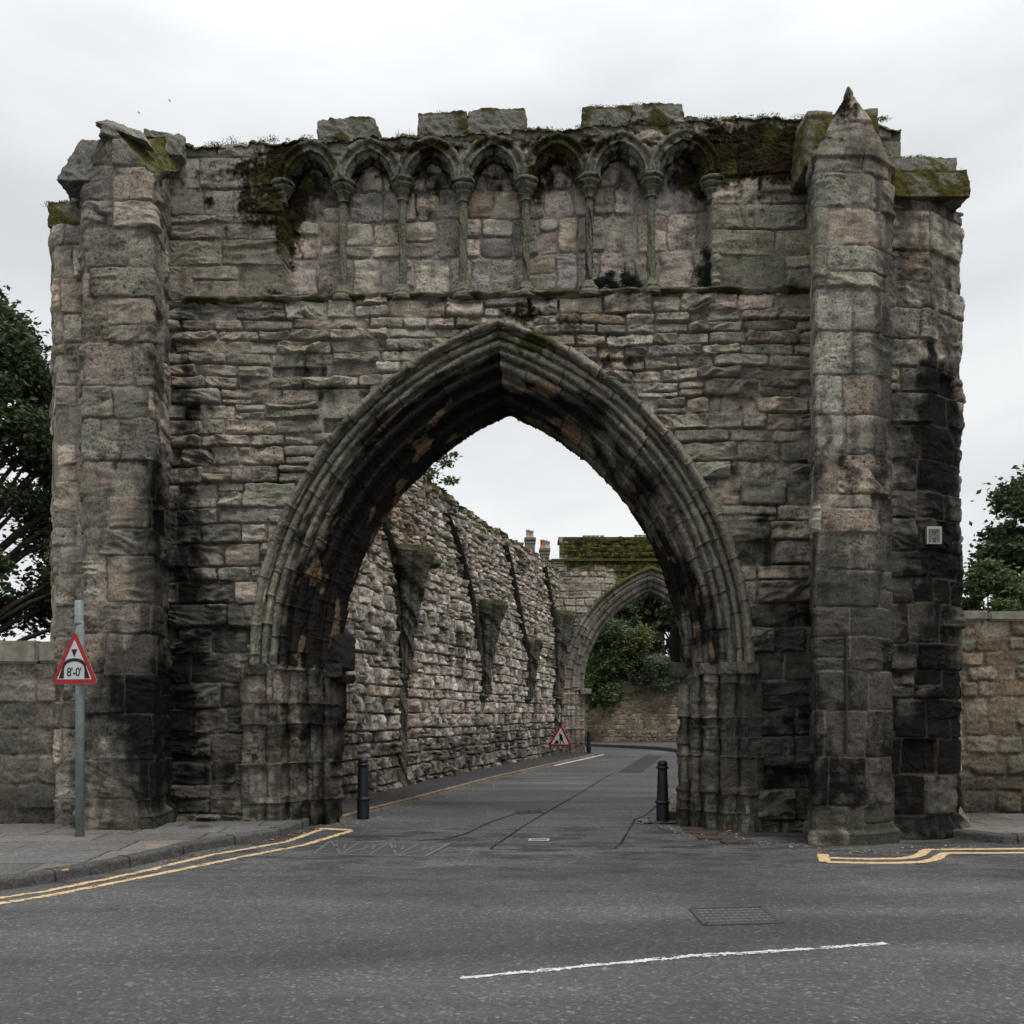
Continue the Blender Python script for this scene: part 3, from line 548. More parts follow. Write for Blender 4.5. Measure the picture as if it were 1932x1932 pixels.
# mossy weathering behind the left gable, its left slope and ragged crest
A0 = atd(212, 244, LD); A1 = atd(262, 326, LD + .02); B1 = atd(343, 322, 13.42); B0 = atd(332, 262, 13.42)
patch4('weathering', A0 - np.array([.06, 0, .1]), B0, B1, A1, 320, (.16, .155, .12), .62, rough=.045, tint=(.115, .108, .038))
C0 = atd(140, 352, LD); C1 = atd(160, 380, 13.6); patch4('weathering', C0, C1, B0 + np.array([-.4, 0, 0]), A0, 321, (.14, .14, .12), -.1)
rock('coping_stone', atd(238, 252, LD + .3), (.66, .22, .11), gate, .0, 322, (.24, .23, .20), .03, 22, .0, rnd_=.05, pitch=.36, taper=.2)
rock('coping_stone', atd(300, 262, LD + .95), (.40, .22, .10), gate, .15, 323, (.20, .19, .16), .03, 20, .2, rnd_=.08, pitch=.05)
rock('coping_stone', atd(333, 283, 13.35), (.24, .25, .30), gate, .1, 324, (.21, .20, .17), .03, 20, .0, rnd_=.08)
rock('coping_stone', atd(166, 318, LD + .2), (.36, .4, .62), gate, 0, 325, (.17, .16, .14), .035, 24, 0, .1, rnd_=.05, lean=.34, taper=.22)
# left outer leg
pl2 = [bxy(100, 14.3), bxy(104, 12.95), bxy(110, 12.9), bxy(170, 12.9)]
def l2top(s, q): return np.full(s.shape, atd(110, 428, 12.9)[2]) + .03 * pn(s * 6, s * 0, 5)
plan_surface('outer_buttress', pl2, 9.0, 303, edges(-.1, 10, .36, .58, np.random.RandomState(77)), (.28, .5), l2top, .98, -.15, off=.02, strata=.02, mort=.012, warp=.03, holes=.0, batter=lambda Z: .08 * sst(8.2, 8.6, Z))
rock('cap_stone', atd(126, 402, 12.85) + np.array([0, .38, 0]), (.58, .7, .36), gate, 0, 331, (.18, .17, .13), .024, 24, .9, rnd_=.04)
rock('cap_stone', atd(142, 372, 12.95) + np.array([0, .2, 0]), (.24, .4, .20), gate, 0, 332, (.16, .16, .14), .05, 14, .1)
# right buttress, gabled
RD = 11.75
def rtop(s, q):
    xl, xa, xr = [(p - CX) * RD / FPX for p in (1540, 1600, 1680)]; zl = atd(0, 296, RD)[2]; za = atd(0, 178, RD)[2]; x = q[:, 0]
    f = np.interp(x, [xl, xa - .02, xa, xa + .02, xr], [zl + .02, za, za + .06, za, zl + .05]); return np.where(q[:, 1] > RD + .5, np.minimum(f, zl + .3), f) + .02 * pn(s * 9, 0 * s, 7)
pR = [bxy(1528, 13.2), bxy(1537, RD + .05), bxy(1542, RD), bxy(1640, RD), bxy(1683, RD + .26), bxy(1672, 13.2)]
rbat = lambda Z: .07 * sst(.19, .15, Z) + .045 * sst(atd(0, 298, RD)[2], atd(0, 296, RD)[2], Z) + .03 * sst(.9, .8, Z)
plan_surface('buttress', pR, 10.3, 305, bc(8), (.45, 1.1), rtop, .92, -.02, batter=rbat, off=.013, strata=.020, mort=.008, mdepth=.012, warp=.02, holes=0, split=.12, post=lichen)
zl = atd(0, 292, RD)[2]; AP = atd(1600, 176, RD); EL = atd(1537, 296, RD); ER = atd(1679, 290, RD + .2); back = 1.5
rock('finial', atd(1600, 174, RD + .06), (.055, .07, .13), gate, .2, 342, (.13, .125, .11), .012, 12, .0, taper=.62)
rock('coping_stone', atd(1592, 262, 12.35) + np.array([0, .5, 0]), (1.02, .95, .74), gate, 0, 343, (.17, .16, .12), .024, 30, .85, rnd_=.03, taper=.05)
rock('coping_stone', atd(1548, 211, 12.5) + np.array([0, .3, 0]), (.36, .5, .09), gate, .05, 344, (.20, .195, .17), .012, 16, 0, rnd_=.06)
rock('coping_stone', atd(1645, 206, 12.5) + np.array([0, .3, 0]), (.24, .5, .09), gate, -.05, 345, (.20, .195, .17), .012, 16, 0, rnd_=.06)
bm = bmesh.new(); a = atd(1597, 1190, RD - .025); b = atd(1597, 1420, RD - .025); add_tube(bm, [a, a * .67 + b * .33, b], .017, 8)
bm_obj('conduit', bm, plain('old_iron', (.02, .02, .02), .7, .3), gate)
# right outer leg with chamfered corner, black crust all over its lower half
pR2 = [bxy(1640, 12.3), bxy(1753, 12.3), bxy(1812, 12.72), bxy(1800, 14.2)]
def r2top(s, q): return np.full(s.shape, atd(0, 372, 12.3)[2]) + .02 * pn(s * 6, s * 0, 8)
plan_surface('outer_buttress', pR2, 9.3, 307, edges(-.1, 10, .34, .56, np.random.RandomState(31)), (.3, .75), r2top, .98, .0, batter=lambda Z: .16 * sst(.32, .05, Z) + .04 * sst(8.75, 8.95, Z) * 0, off=.035, strata=.028, mort=.012, warp=.03, holes=.02, mortar=(.24, .18, .13))
rock('cap_stone', atd(1752, 346, 12.25) + np.array([0, .52, 0]), (1.08, 1.06, .38), gate, 0, 351, (.19, .18, .14), .020, 34, .9, rnd_=.015, taper=.03)
rock('cap_stone', atd(1742, 308, 12.3) + np.array([0, .5, 0]), (.98, .9, .22), gate, 0, 352, (.21, .20, .165), .018, 30, .15, rnd_=.03)
# hydrant plate fixed on the black buttress
BLACK = plain('black_paint', (.012, .013, .014), .35, .5, .1); WHITE = plain('white_paint', (.62, .63, .62), .5, .3, .12, 30)
hp = thing('hydrant_sign', atd(1763, 1025, 12.25), 'small weathered white hydrant plate with an H fixed on the blackened right buttress', 'sign')
def hbox(bm, x0, x1, y0, y1, d0, d1):
    a = atd(x0, y0, 12.22); b = atd(x1, y1, 12.22); add_box(bm, ((a[0] + b[0]) / 2, 12.22 + (d0 + d1) / 2, (a[2] + b[2]) / 2), (b[0] - a[0], d1 - d0, a[2] - b[2]), 0)
bm = bmesh.new(); hbox(bm, 1749, 1777, 993, 1026, 0, .05); bm_obj('plate', bm, plain('worn_white', (.30, .29, .27), .6, .3, .35, 60), hp)
bm = bmesh.new()
for r_ in [(1753, 1757, 998, 1022), (1769, 1773, 998, 1022), (1757, 1769, 1007, 1009.5), (1757, 1769, 998, 1000), (1757, 1769, 1013, 1015)]: hbox(bm, *r_, -.012, -.001)
bm_obj('letter', bm, plain('grey_letter', (.10, .11, .11), .6, .3, .2), hp)
bm = bmesh.new()
for r_ in [(1759, 1767, 1001.5, 1006), (1760, 1766, 1016.5, 1022)]: hbox(bm, *r_, -.012, -.001)
bm.free()
for r_ in [(1759, 1767, 1001.5, 1006), (1760, 1766, 1016.5, 1022)]:
    bm = bmesh.new(); hbox(bm, *r_, -.012, -.001); bm_obj('number_panel', bm, plain('brown_panel', (.08, .055, .035), .6, .3, .2), hp)
# ================================================================== PASSAGE WALL
PW = np.array([(-3.95, 14.3), (-2.98, 18.4), (-2.18, 22.1), (-.41, 28.9), (1.29, 35.3), (1.95, 37.9)])
pw = thing('passage_wall', (-2, 22, 0), 'long roofless rubble stone wall with broken vault corbels along the lane', 'wall')
def pwat(y): return np.array([np.interp(y, PW[:, 1], PW[:, 0]), y])
def build_passage():
    res = .021; s, q, cum = polyline(PW, res); z = np.arange(-.05, 8.1, res); S, Z = np.meshgrid(s, z, indexing='ij')
    T = (7.55 + .10 * pn(s * .5, 0 * s, 1) + .09 * pn(s * 2.1, 0 * s, 2) + .05 * pn(s * 6, 0 * s, 3) + .2 * sst(14, 19, s) )[:, None]
    Q = q[:, None, :] + 0 * Z[..., None]; P = np.concatenate([Q, np.minimum(Z, T)[..., None]], -1)
    rs = np.random.RandomState(12); cs = [-.1]
    while cs[-1] < 8.4: v = cs[-1]; cs.append(v + (rs.uniform(.24, .38) if v < 4.6 else rs.uniform(.14, .26)))
    pal = np.array([(.35, .30, .26), (.38, .33, .29), (.31, .28, .25), (.36, .31, .255), (.28, .26, .235), (.40, .35, .31), (.33, .29, .235)])
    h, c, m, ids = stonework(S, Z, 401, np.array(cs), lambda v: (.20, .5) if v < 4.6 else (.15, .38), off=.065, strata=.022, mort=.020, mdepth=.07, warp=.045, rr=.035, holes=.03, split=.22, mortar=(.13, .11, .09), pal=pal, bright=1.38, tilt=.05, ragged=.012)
    n = fbm(S * .5, Z * .6, 4, 402); n2 = fbm(S * 3, Z * 3, 3, 403)
    # fallen facing beside the first springer: red-brown core showing
    s1 = np.interp(21.3, q[:, 1], s); gap = sst(.42, .2, np.abs(S - s1 - .12 * pn(Z * 1.2, Z * 0, 5) - .06 * (Z - 3)) + .2 * n2) * sst(.9, 1.4, Z) * sst(5.2, 4.6, Z)
    h = h - gap * (.20 + .12 * n2); c = mixc(c, (.17, .095, .055), gap * np.clip(.6 + n2, 0, 1)); c = mixc(c, (.03, .025, .022), gap * sst(-.1, .3, n))
    for (yy, zz, ry, rz) in [(20.2, 6.3, 1.0, .3), (21.5, 5.9, .8, .25), (18.8, 5.6, .6, .3)]:
        b = np.exp(-((q[:, 1][:, None] - yy) / ry) ** 2 - ((Z - zz) / rz) ** 2); c = mixc(c, (.26, .135, .06), np.clip(b * (.5 + n2 * 1.2), 0, .6))
    # bottom courses dirty and battered out; streaks from above
    low = sst(1.9, .3, Z + n * .9); c = mixc(c, (.055, .05, .045), np.clip(low * (.72 + .6 * n2), 0, .9) * .9); c = mixc(c, (.05, .045, .04), sst(.12, .5, n + .5 * n2 + .25 * np.exp(-((Z - 1.0) / .7) ** 2)) * .8); h = h + .05 * sst(.8, .2, Z)
    c = mixc(c, (.045, .042, .038), np.clip(sst(.15, .5, fbm(S * 1.6, Z * .45, 3, 404)) * .5, 0, .5))
    ol = sst(.1, .45, fbm(S * 1.3, Z * 1.3, 3, 405) + .25 * sst(5.6, 7.6, Z)); c = mixc(c, (.17, .155, .09), ol * .45)
    ms = sst(.25, .5, fbm(S * 2.4, Z * 2.4, 3, 406) + .9 * sst(T - .5, T, Z) - .35); c = mixc(c, (.085, .075, .025), ms * .8)
    surf('wall_face', P, h, c, STONEF, pw, Z[:-1, :-1] < T[:-1], flip=False)
    s2, D = np.meshgrid(s, np.linspace(0, 1.0, 22), indexing='ij'); q2 = q[:, None, :] + 0 * D[..., None]; P = np.stack([q2[..., 0] - D, q2[..., 1] + .0 * D, T + 0 * D + .04 * fbm(s2 * 3, D * 3, 2, 410) - .03], -1)
    n = fbm(s2 * 3, D * 4, 3, 411); c = mixc(np.broadcast_to(np.array([.2, .18, .14]), P.shape).copy(), (.10, .09, .03), sst(-.1, .3, n)); surf('wall_head', P, .05 * fbm(s2 * 6, D * 6, 3, 412), c, STONEF, pw, normal=np.broadcast_to(ZD, P.shape))
    s3 = s[::12]; q3 = q[::12]; Z3 = np.linspace(-.05, 7.5, 60); S3, ZZ = np.meshgrid(s3, Z3, indexing='ij'); P = np.stack([q3[:, 0][:, None] - 1.0 + 0 * ZZ, q3[:, 1][:, None] + 0 * ZZ, ZZ], -1)
    hh, c, _, _ = stonework(S3, ZZ, 77, edges(-.1, 8, .3, .5, np.random.RandomState(1)), (.4, .8)); surf('rear_face', P, hh * 0, c, STONEF, pw, flip=True)
build_passage()
# springers (fluted broken vault corbels), each at its bay
def springer(y, ztop, zbot, rt, shaft, seed, rb=.13):
    x, yy = pwat(y); H = ztop - zbot
    lathe_part('springer', (x + .14, yy, zbot), [(.02, -.02), (rb, 0), (rb * 1.1, H * .25), (rb + (rt - rb) * .28, H * .5), (rb + (rt - rb) * .62, H * .78), (rt, H * .95), (rt * .95, H), (.02, H + .08)], pw, seed, (.125, .118, .095), .27, .022, STONEF, .022, 80, 8, .26, 1.0, .15)
    lathe_part('corbel', (x + .02, yy, zbot - .14), [(.02, -.1), (rb * .9, -.02), (rb * 1.45, .05), (rb * 1.5, .10), (rb, .15), (.02, .16)], pw, seed + 1, (.12, .11, .095), .3, .01, STONEF, .03, 30)
    if shaft: lathe_part('wall_shaft', (x + .03, yy, .0), [(.02, -.01), (.16, 0), (.13, .2), (.13, zbot - .15)], pw, seed + 2, (.14, .12, .10), .25, .02, STONEF, .03, 30)
springer(20.45, 5.45, 2.6, .60, True, 420)
springer(27.0, 5.05, 2.3, .60, False, 424)
springer(32.5, 4.35, 2.3, .42, False, 428)
springer(37.2, 5.9, 2.4, .68, True, 432, .2)
rock('springer_stone', np.array([pwat(21.9)[0] + .1, 21.9, 5.35]), (.7, .7, .12), pw, .2, 436, (.10, .10, .08), .04, 12, .5)
# scars of the vault ribs climbing the wall above each springer
def rib(pts, seed):
    P3 = []
    for y, z in pts: x = pwat(y)[0]; P3.append((x + .06, y, z))
    P3 = np.array(P3); s, q, _ = polyline(P3, .05); a = np.linspace(0, 2 * np.pi, 9); A, S = np.meshgrid(a, s, indexing='ij'); r_ = .06
    ex = 1.2 * r_ * np.sign(np.cos(A)) * np.abs(np.cos(A)) ** .6; ey = r_ * np.sign(np.sin(A)) * np.abs(np.sin(A)) ** .6; P = np.stack([q[None, :, 0] + ex * 1.3, q[None, :, 1] + ey, q[None, :, 2] + 0 * A], -1)
    n = fbm(A * .5, S * 3, 2, seed); c = np.broadcast_to(np.array([.065, .062, .05]), P.shape) * (1 + .5 * n)[..., None]; surf('rib_scar', P, .02 * n, c, STONEF, pw)
rib([(18.55, 7.0), (18.9, 6.4), (19.4, 5.6), (19.9, 5.3)], 440)
rib([(23.6, 6.95), (24.3, 6.55), (25.0, 6.0), (25.6, 5.35), (26.1, 4.65), (26.45, 3.9), (26.6, 3.4)], 441)
rib([(29.4, 7.2), (30.2, 6.5), (31.0, 5.5), (31.7, 4.6), (32.2, 4.0)], 442)
rib([(35.0, 7.4), (35.8, 6.6), (36.5, 5.8), (36.9, 5.3)], 443)
# ================================================================== REAR ARCHWAY
ra = thing('rear_archway', (4, 38.4, 0), 'farther moss-topped pointed archway closing the lane beyond the passage', 'archway')
RY = 38.4; k_ = RY / FPX
ruc = (1228 - CX) * k_; rvs = EYE - (1300 - HY) * k_; rhalf = (1228 - 1062) * k_; rrise = EYE - (1071 - HY) * k_ - rvs; rR = (rhalf ** 2 + rrise ** 2) / (2 * rhalf); rc = rR - rhalf
def build_rear():
    res = .03; x0, x1 = 1.2, 12.2; X, Z = grid(x0, x1, -.05, 9.4, res)
    T = np.where(X[:, :1] < (1054 - CX) * k_, EYE - (1056 - HY) * k_, EYE - (1014 - HY) * k_) + .05 * pn(X[:, :1] * 3, 0 * X[:, :1], 2)
    h, c, m, ids = stonework(X, Z, 501, edges(-.1, 10, .2, .36, np.random.RandomState(6)), (.25, .65), off=.03, strata=.02, mort=.02, mdepth=.03, warp=.06, pal=PAL * 1.1, mortar=(.24, .21, .18))
    n = fbm(X * .9, Z * .9, 4, 502); n2 = fbm(X * 4, Z * 4, 3, 503)
    ms = sst(.1, .45, n * .9 + n2 * .4 + sst(6.2, 8.2, Z + (X - 4.6) * .35) * .9 - .32); c = mixc(c, mixc(np.broadcast_to(np.array([.035, .026, .012]), c.shape).copy(), (.075, .085, .02), sst(-.2, .3, n2)), ms); h = h + ms * .03 * n2
    c = mixc(c, (.03, .03, .028), np.clip(sst(2.6, .4, Z) * (.6 + n), 0, .75)); c = mixc(c, (.025, .025, .024), sst(.9, .2, np.abs(X - 2.3)) * .7 * (Z < 6))
    du = np.abs(X - ruc); r_ = .1; ins = np.where(Z < rvs, du < rhalf - r_, (du + rc) ** 2 + (Z - rvs) ** 2 < (rR - r_) ** 2)
    P = np.stack([X, RY + 0 * X, np.minimum(Z, T)], -1); kp = ~(ins[:-1, :-1] & ins[1:, :-1] & ins[:-1, 1:] & ins[1:, 1:]) & (Z[:-1, :-1] < T[:-1])
    surf('wall', P, h, c, STONEF, ra, kp, normal=np.broadcast_to(np.array([0, -1.0, 0]), P.shape), flip=False)
    bm = bmesh.new()   # wall head and string
    add_box(bm, (((1054 - CX) * k_ + x1) / 2, RY + .52, EYE - (1014 - HY) * k_ - .06), (x1 - (1054 - CX) * k_, 1.06, .16)); hd = bm_obj('coping', bm, plain('mossy_coping', (.05, .05, .02), .95, .1, .5, 6, .6), ra)
    bm = bmesh.new(); add_box(bm, (((1040 - CX) * k_ + x1) / 2, RY - .03, EYE - (1057 - HY) * k_), (x1 - (1040 - CX) * k_, .16, .09)); bm_obj('string_course', bm, plain('mossy_string', (.06, .062, .022), .95, .1, .4, 6, .6), ra)
    t, q, _ = resample([(r, w) for r, w in [(-.06, -.02), (-.06, .12), (.04, .16), (.12, .04), (.26, .04), (.30, -.06), (.38, .0), (.48, -.03), (.52, -.18), (.62, -.14), (.72, -.2), (.76, -.34), (.86, -.3), (.92, -.36), (.94, -1.1)]], .03)
    for side in (-1, 1):
        a = np.linspace(0, 1, 220)[:, None]; rad = (rR - q[:, 0])[None, :]; ph = a * np.arccos(rc / rad); x = ruc + side * (rad * np.cos(ph) - rc); z = rvs + rad * np.sin(ph)
        P = np.stack([x, RY - q[:, 1][None, :] + 0 * x, z], -1); S = a * 5.0 + 0 * x; Tt = t[None, :] + 0 * x; ids, e, cu, cv = masonry(S, Tt, 510, np.array([-.1, .3, .75, 1.2, 1.7, 4]), (.25, .45), .01, .03, 0)
        mj = sst(.004, .02, e); c = np.array([(.22, .2, .17), (.25, .215, .185), (.19, .18, .15)])[(rnd(ids, 2) * 3).astype(int) % 3] * (.75 + .4 * rnd(ids, 3))[..., None]; n = fbm(S * 2, Tt * 3, 3, 511)
        c = mixc(c, (.03, .028, .025), (1 - mj) * .7); c = mixc(c, (.05, .048, .04), sst(1.0, 2.0, Tt + n) * .5); c = mixc(c, (.07, .07, .02), sst(.5, .2, Tt + .25 * n) * sst(2.0, 3.2, S) * .9)
        surf('arch_moulding', P, (rnd(ids, 1) - .5) * .03 + .02 * n - (1 - mj) * .03, c, STONEF, ra, flip=(side > 0))
        v = np.linspace(-.03, rvs, 110)[:, None]; x = ruc + side * (rad - rc) + 0 * v; P = np.stack([x, RY - q[:, 1][None, :] * .6 - .0 + 0 * x, v + 0 * x], -1); Tt = t[None, :] + 0 * x
        h, c, m, _ = stonework(Tt, v + 0 * x, 520, edges(-.1, 4, .36, .6, np.random.RandomState(8)), (.4, .8), off=.03, strata=.01, mort=.012, pal=PAL * 1.1); c = mixc(c, (.04, .04, .036), np.clip(sst(1.4, .2, v + 0 * x) * .6 + fbm(x, v + 0 * x, 2, 3) * .3, 0, .7))
        surf('jamb', P, h, c, STONEF, ra, flip=(side > 0))
    rock('impost', np.array([ruc - (rhalf - .98), RY + .1, rvs - .1]), (.45, .5, .22), ra, 0, 530, (.2, .185, .15), .03, 10, 0, rnd_=.08)
build_rear()
# ================================================================== LANE AND STREET
def asphalt():
    m, t, b = mat_new('asphalt'); g = N(t, 'ShaderNodeNewGeometry'); pos = g.outputs['Position']
    v = N(t, 'ShaderNodeTexVoronoi', feature='F1'); v.inputs['Scale'].default_value = 46; t.links.new(pos, v.inputs[0])
    sc = N(t, 'ShaderNodeSeparateColor'); t.links.new(v.outputs['Color'], sc.inputs[0])
    chips = N(t, 'ShaderNodeValToRGB'); ce = chips.color_ramp.elements; ce[0].position = 0; ce[0].color = (.052, .053, .054, 1); ce[1].position = 1; ce[1].color = (.17, .16, .15, 1)
    for p_, c_ in [(.35, (.062, .063, .064)), (.65, (.072, .072, .072)), (.84, (.090, .076, .072)), (.92, (.095, .096, .097)), (.98, (.13, .125, .12))]: e_ = ce.new(p_); e_.color = (*c_, 1)
    t.links.new(sc.outputs[0], chips.inputs[0])
    n0 = noise_node(t, .35, 4, .55, pos); r0 = rng_node(t, n0.outputs[0], .3, .7, .72, 1.28)
    # worn, darker open-textured areas in stretched streaks
    mp_ = N(t, 'ShaderNodeMapping'); mp_.inputs['Scale'].default_value = (.9, 2.3, 1); mp_.inputs['Rotation'].default_value = (0, 0, .12); t.links.new(pos, mp_.inputs[0])
    n1 = noise_node(t, 1.6, 6, .68, mp_.outputs[0]); r1 = rng_node(t, n1.outputs[0], .49, .56, 0, 1)
    sy = N(t, 'ShaderNodeSeparateXYZ'); t.links.new(pos, sy.inputs[0]); ry = rng_node(t, sy.outputs[1], 8.3, 11.2, .06, .8)
    ry2 = rng_node(t, sy.outputs[1], 13.0, 14.5, 1.0, .12); mul = N(t, 'ShaderNodeMath', operation='MULTIPLY'); t.links.new(ry.outputs[0], mul.inputs[0]); t.links.new(ry2.outputs[0], mul.inputs[1])
    mul2 = N(t, 'ShaderNodeMath', operation='MULTIPLY'); t.links.new(mul.outputs[0], mul2.inputs[0]); t.links.new(r1.outputs[0], mul2.inputs[1])
    mx = N(t, 'ShaderNodeMix', data_type='RGBA'); t.links.new(mul2.outputs[0], mx.inputs[0]); t.links.new(chips.outputs[0], mx.inputs[6]); 
    dk = N(t, 'ShaderNodeVectorMath', operation='SCALE'); t.links.new(chips.outputs[0], dk.inputs[0]); dk.inputs['Scale'].default_value = .34; t.links.new(dk.outputs[0], mx.inputs[7])
    vs = N(t, 'ShaderNodeVectorMath', operation='SCALE'); t.links.new(mx.outputs[2], vs.inputs[0]); t.links.new(r0.outputs[0], vs.inputs['Scale'])
    mb = N(t, 'ShaderNodeMapping'); mb.inputs['Scale'].default_value = (.10, .75, 1); mb.inputs['Rotation'].default_value = (0, 0, .08); t.links.new(pos, mb.inputs[0]); nb = noise_node(t, 1.6, 3, .5, mb.outputs[0]); rb = rng_node(t, nb.outputs[0], .36, .62, .86, 1.34)
    no = noise_node(t, 2.2, 3, .7, pos); ro = rng_node(t, no.outputs[0], .24, .36, .62, 1.0); mo = N(t, 'ShaderNodeMath', operation='MULTIPLY'); t.links.new(rb.outputs[0], mo.inputs[0]); t.links.new(ro.outputs[0], mo.inputs[1])
    v0 = vs; vs = N(t, 'ShaderNodeVectorMath', operation='SCALE'); t.links.new(v0.outputs[0], vs.inputs[0]); t.links.new(mo.outputs[0], vs.inputs['Scale'])
    t.links.new(vs.outputs[0], b.inputs['Base Color']); b.inputs['Roughness'].default_value = .82; b.inputs['Specular IOR Level'].default_value = .25
    n3 = noise_node(t, 55, 4, .7, pos); sb = N(t, 'ShaderNodeMath', operation='SUBTRACT'); t.links.new(n3.outputs[0], sb.inputs[0]); sb2 = N(t, 'ShaderNodeMath', operation='MULTIPLY'); t.links.new(v.outputs[0], sb2.inputs[0]); sb2.inputs[1].default_value = 12.0
    sbm = N(t, 'ShaderNodeMath', operation='MULTIPLY'); t.links.new(sb2.outputs[0], sbm.inputs[0]); sbm.inputs[1].default_value = .08; t.links.new(sbm.outputs[0], sb.inputs[1])
    bp = N(t, 'ShaderNodeBump'); bp.inputs['Strength'].default_value = .8; bp.inputs['Distance'].default_value = .012; t.links.new(sb.outputs[0], bp.inputs['Height']); t.links.new(bp.outputs[0], b.inputs['Normal'])
    return m
ASPH = asphalt()
def poly_sheet(name, pts, z, mat, parent=None):
    bm = bmesh.new(); vs = [bm.verts.new((p[0], p[1], z)) for p in pts]; f = bm.faces.new(vs); bmesh.ops.triangulate(bm, faces=[f]); me = bpy.data.meshes.new(name); bm.to_mesh(me); bm.free()
    if me.polygons and sum(p.normal.z * p.area for p in me.polygons) < 0: me.flip_normals()
    return link(me, name, mat, parent)
grass = plain('dull_grass', (.05, .06, .025), .95, .1, .4, 3, .6)
gnd = poly_sheet('ground', [(-700, -200), (700, -200), (700, 1500), (-700, 1500)], -.05, grass); tag(gnd, 'dull green ground spreading out behind the walls', 'ground', kind='structure')
road = poly_sheet('road', [(-60, -25), (60, -25), (60, 13.9), (3.4, 13.9), (9.5, 38), (40, 38), (40, 60), (-30, 60), (-30, 38.8), (1.9, 38.8), (-3.9, 13.9), (-60, 13.9)], 0, ASPH); tag(road, 'grey worn asphalt street and lane running through the arch', 'road', kind='structure')
def strip(name, pts, w, z, mat, parent=None, rag=.006, seed=0, gaps=0.0, res=.03):
    """a painted line, ragged at its edges; pts are ground points of the centre line"""
    s, q, _ = polyline(np.array(pts)[:, :2], res); d = np.gradient(q, axis=0); d /= np.linalg.norm(d, axis=1, keepdims=True); nrm = np.stack([-d[:, 1], d[:, 0]], 1)
    rs = np.random.RandomState(seed); nc = 7; off = np.linspace(-.5, .5, nc); V_ = []
    for j, o in enumerate(off):
        ww = w * o + (rag * (rs.rand(len(s)) - .5) * 2 if j in (0, nc - 1) else 0); V_.append(np.concatenate([q + nrm * (ww[:, None] if hasattr(ww, '__len__') else ww), np.full((len(s), 1), z)], 1))
    V_ = np.stack(V_, 1); idx = np.arange(len(s) * nc).reshape(len(s), nc); qd = np.stack([idx[:-1, :-1], idx[1:, :-1], idx[1:, 1:], idx[:-1, 1:]], -1)
    if gaps > 0:
        nn = pn(s[:-1, None] * 5 + 0 * off[None, :-1], off[None, :-1] * 3 + 0 * s[:-1, None], seed) + .5 * pn(s[:-1, None] * 17 + 0 * off[None, :-1], off[None, :-1] * 9, seed + 1) + .25 * (rs.rand(len(s) - 1, nc - 1) - .5) + 1.2 * (np.abs(off[None, :-1] + .08) - .2); qd = qd[nn < .55 - gaps]
    qd = qd.reshape(-1, 4)[:, ::-1]; return link(mesh_from_arrays(name, V_.reshape(-1, 3), qd, None, False), name, mat, parent)
YEL = plain('yellow_paint', (.54, .385, .21), .8, .15, .34, 18, .3); WHT = plain('white_road_paint', (.50, .50, .48), .8, .15, .34, 18, .3)
def gl(L): return [G(*p) for p in L]
strip('yellow_line', gl([(-420, 1790), (-60, 1703.5), (88, 1681.5), (180, 1663), (269, 1645), (397, 1613.5), (470, 1601), (541, 1588.5), (602, 1566), (612, 1562.5)]), .105, .004, YEL, road, .012, 1, .02)
strip('yellow_line', gl([(-420, 1803), (-60, 1714.5), (88, 1691), (269, 1655.5), (445, 1619.5), (576, 1594), (664, 1567.5)]), .105, .004, YEL, road, .012, 2, .02)
strip('yellow_line', gl([(606, 1563.5), (635, 1565.5), (662, 1566.5)]), .16, .006, YEL, road, .012, 3, .02)
strip('yellow_line', gl([(1560, 1619), (1640, 1621), (1695, 1620.5), (1722, 1617.5), (1737, 1613), (1744, 1607), (1750, 1603.2), (1842, 1602.5), (2000, 1601)]), .12, .004, YEL, road, .01, 4, .0)
strip('yellow_line', gl([(1560, 1627), (1640, 1628.5), (1695, 1628.5), (1740, 1626.5), (1765, 1621.5), (1776, 1614), (1785, 1609.8), (1842, 1609.8), (2000, 1609)]), .12, .004, YEL, road, .01, 5, .0)
strip('yellow_line', gl([(1552, 1612), (1556, 1626.5)]), .13, .006, YEL, road, .01, 6, .0)
strip('white_line', gl([(868, 1846), (927, 1841), (1119, 1822), (1311, 1804), (1480, 1794), (1673, 1780.5)]), .065, .004, WHT, road, .016, 7, .22, .012)
strip('white_line', gl([(1046, 1444.8), (1060, 1441.2), (1095, 1433.8), (1122, 1427.6), (1139, 1423.8)]), .14, .004, WHT, road, .02, 8, .0)
DARKASPH = plain('patch_asphalt', (.040, .040, .040), .9, .2, .35, 40, .9); TAR = plain('crack_tar', (.02, .019, .018), .9, .2, .3, 30, .5); LASPH = plain('smooth_patch', (.10, .097, .093), .9, .2, .22, 30, .5)
RPATCH = plain('relaid_asphalt', (.088, .086, .084), .88, .2, .2, 45, .6)
poly_sheet('road_patch', [G(*p)[:2] for p in [(1164.6, 1458), (1209, 1459), (1249, 1427), (1222, 1423)]], .004, DARKASPH, road)
poly_sheet('road_patch', [G(*p)[:2] for p in [(972, 1531), (1020, 1529), (1026, 1534), (978, 1537)]], .008, DARKASPH, road)
for i, L in enumerate([[(1161, 1458), (1149, 1463), (1091, 1499), (1038, 1529), (985, 1561), (925, 1602)], [(925, 1603), (1040, 1605), (1160, 1602), (1173, 1590), (1198, 1546)], [(640, 1579), (720, 1583), (800, 1586), (846, 1583), (880, 1573), (925, 1552), (985, 1531)], [(1198, 1546), (1216, 1540), (1232, 1527), (1252, 1505), (1262, 1480)], [(1190, 1552), (1230, 1560), (1290, 1575)]]):
    strip('crack', gl(L), [.022, .024, .028, .024, .024][i], .009, TAR, road, .014, 20 + i, .06)
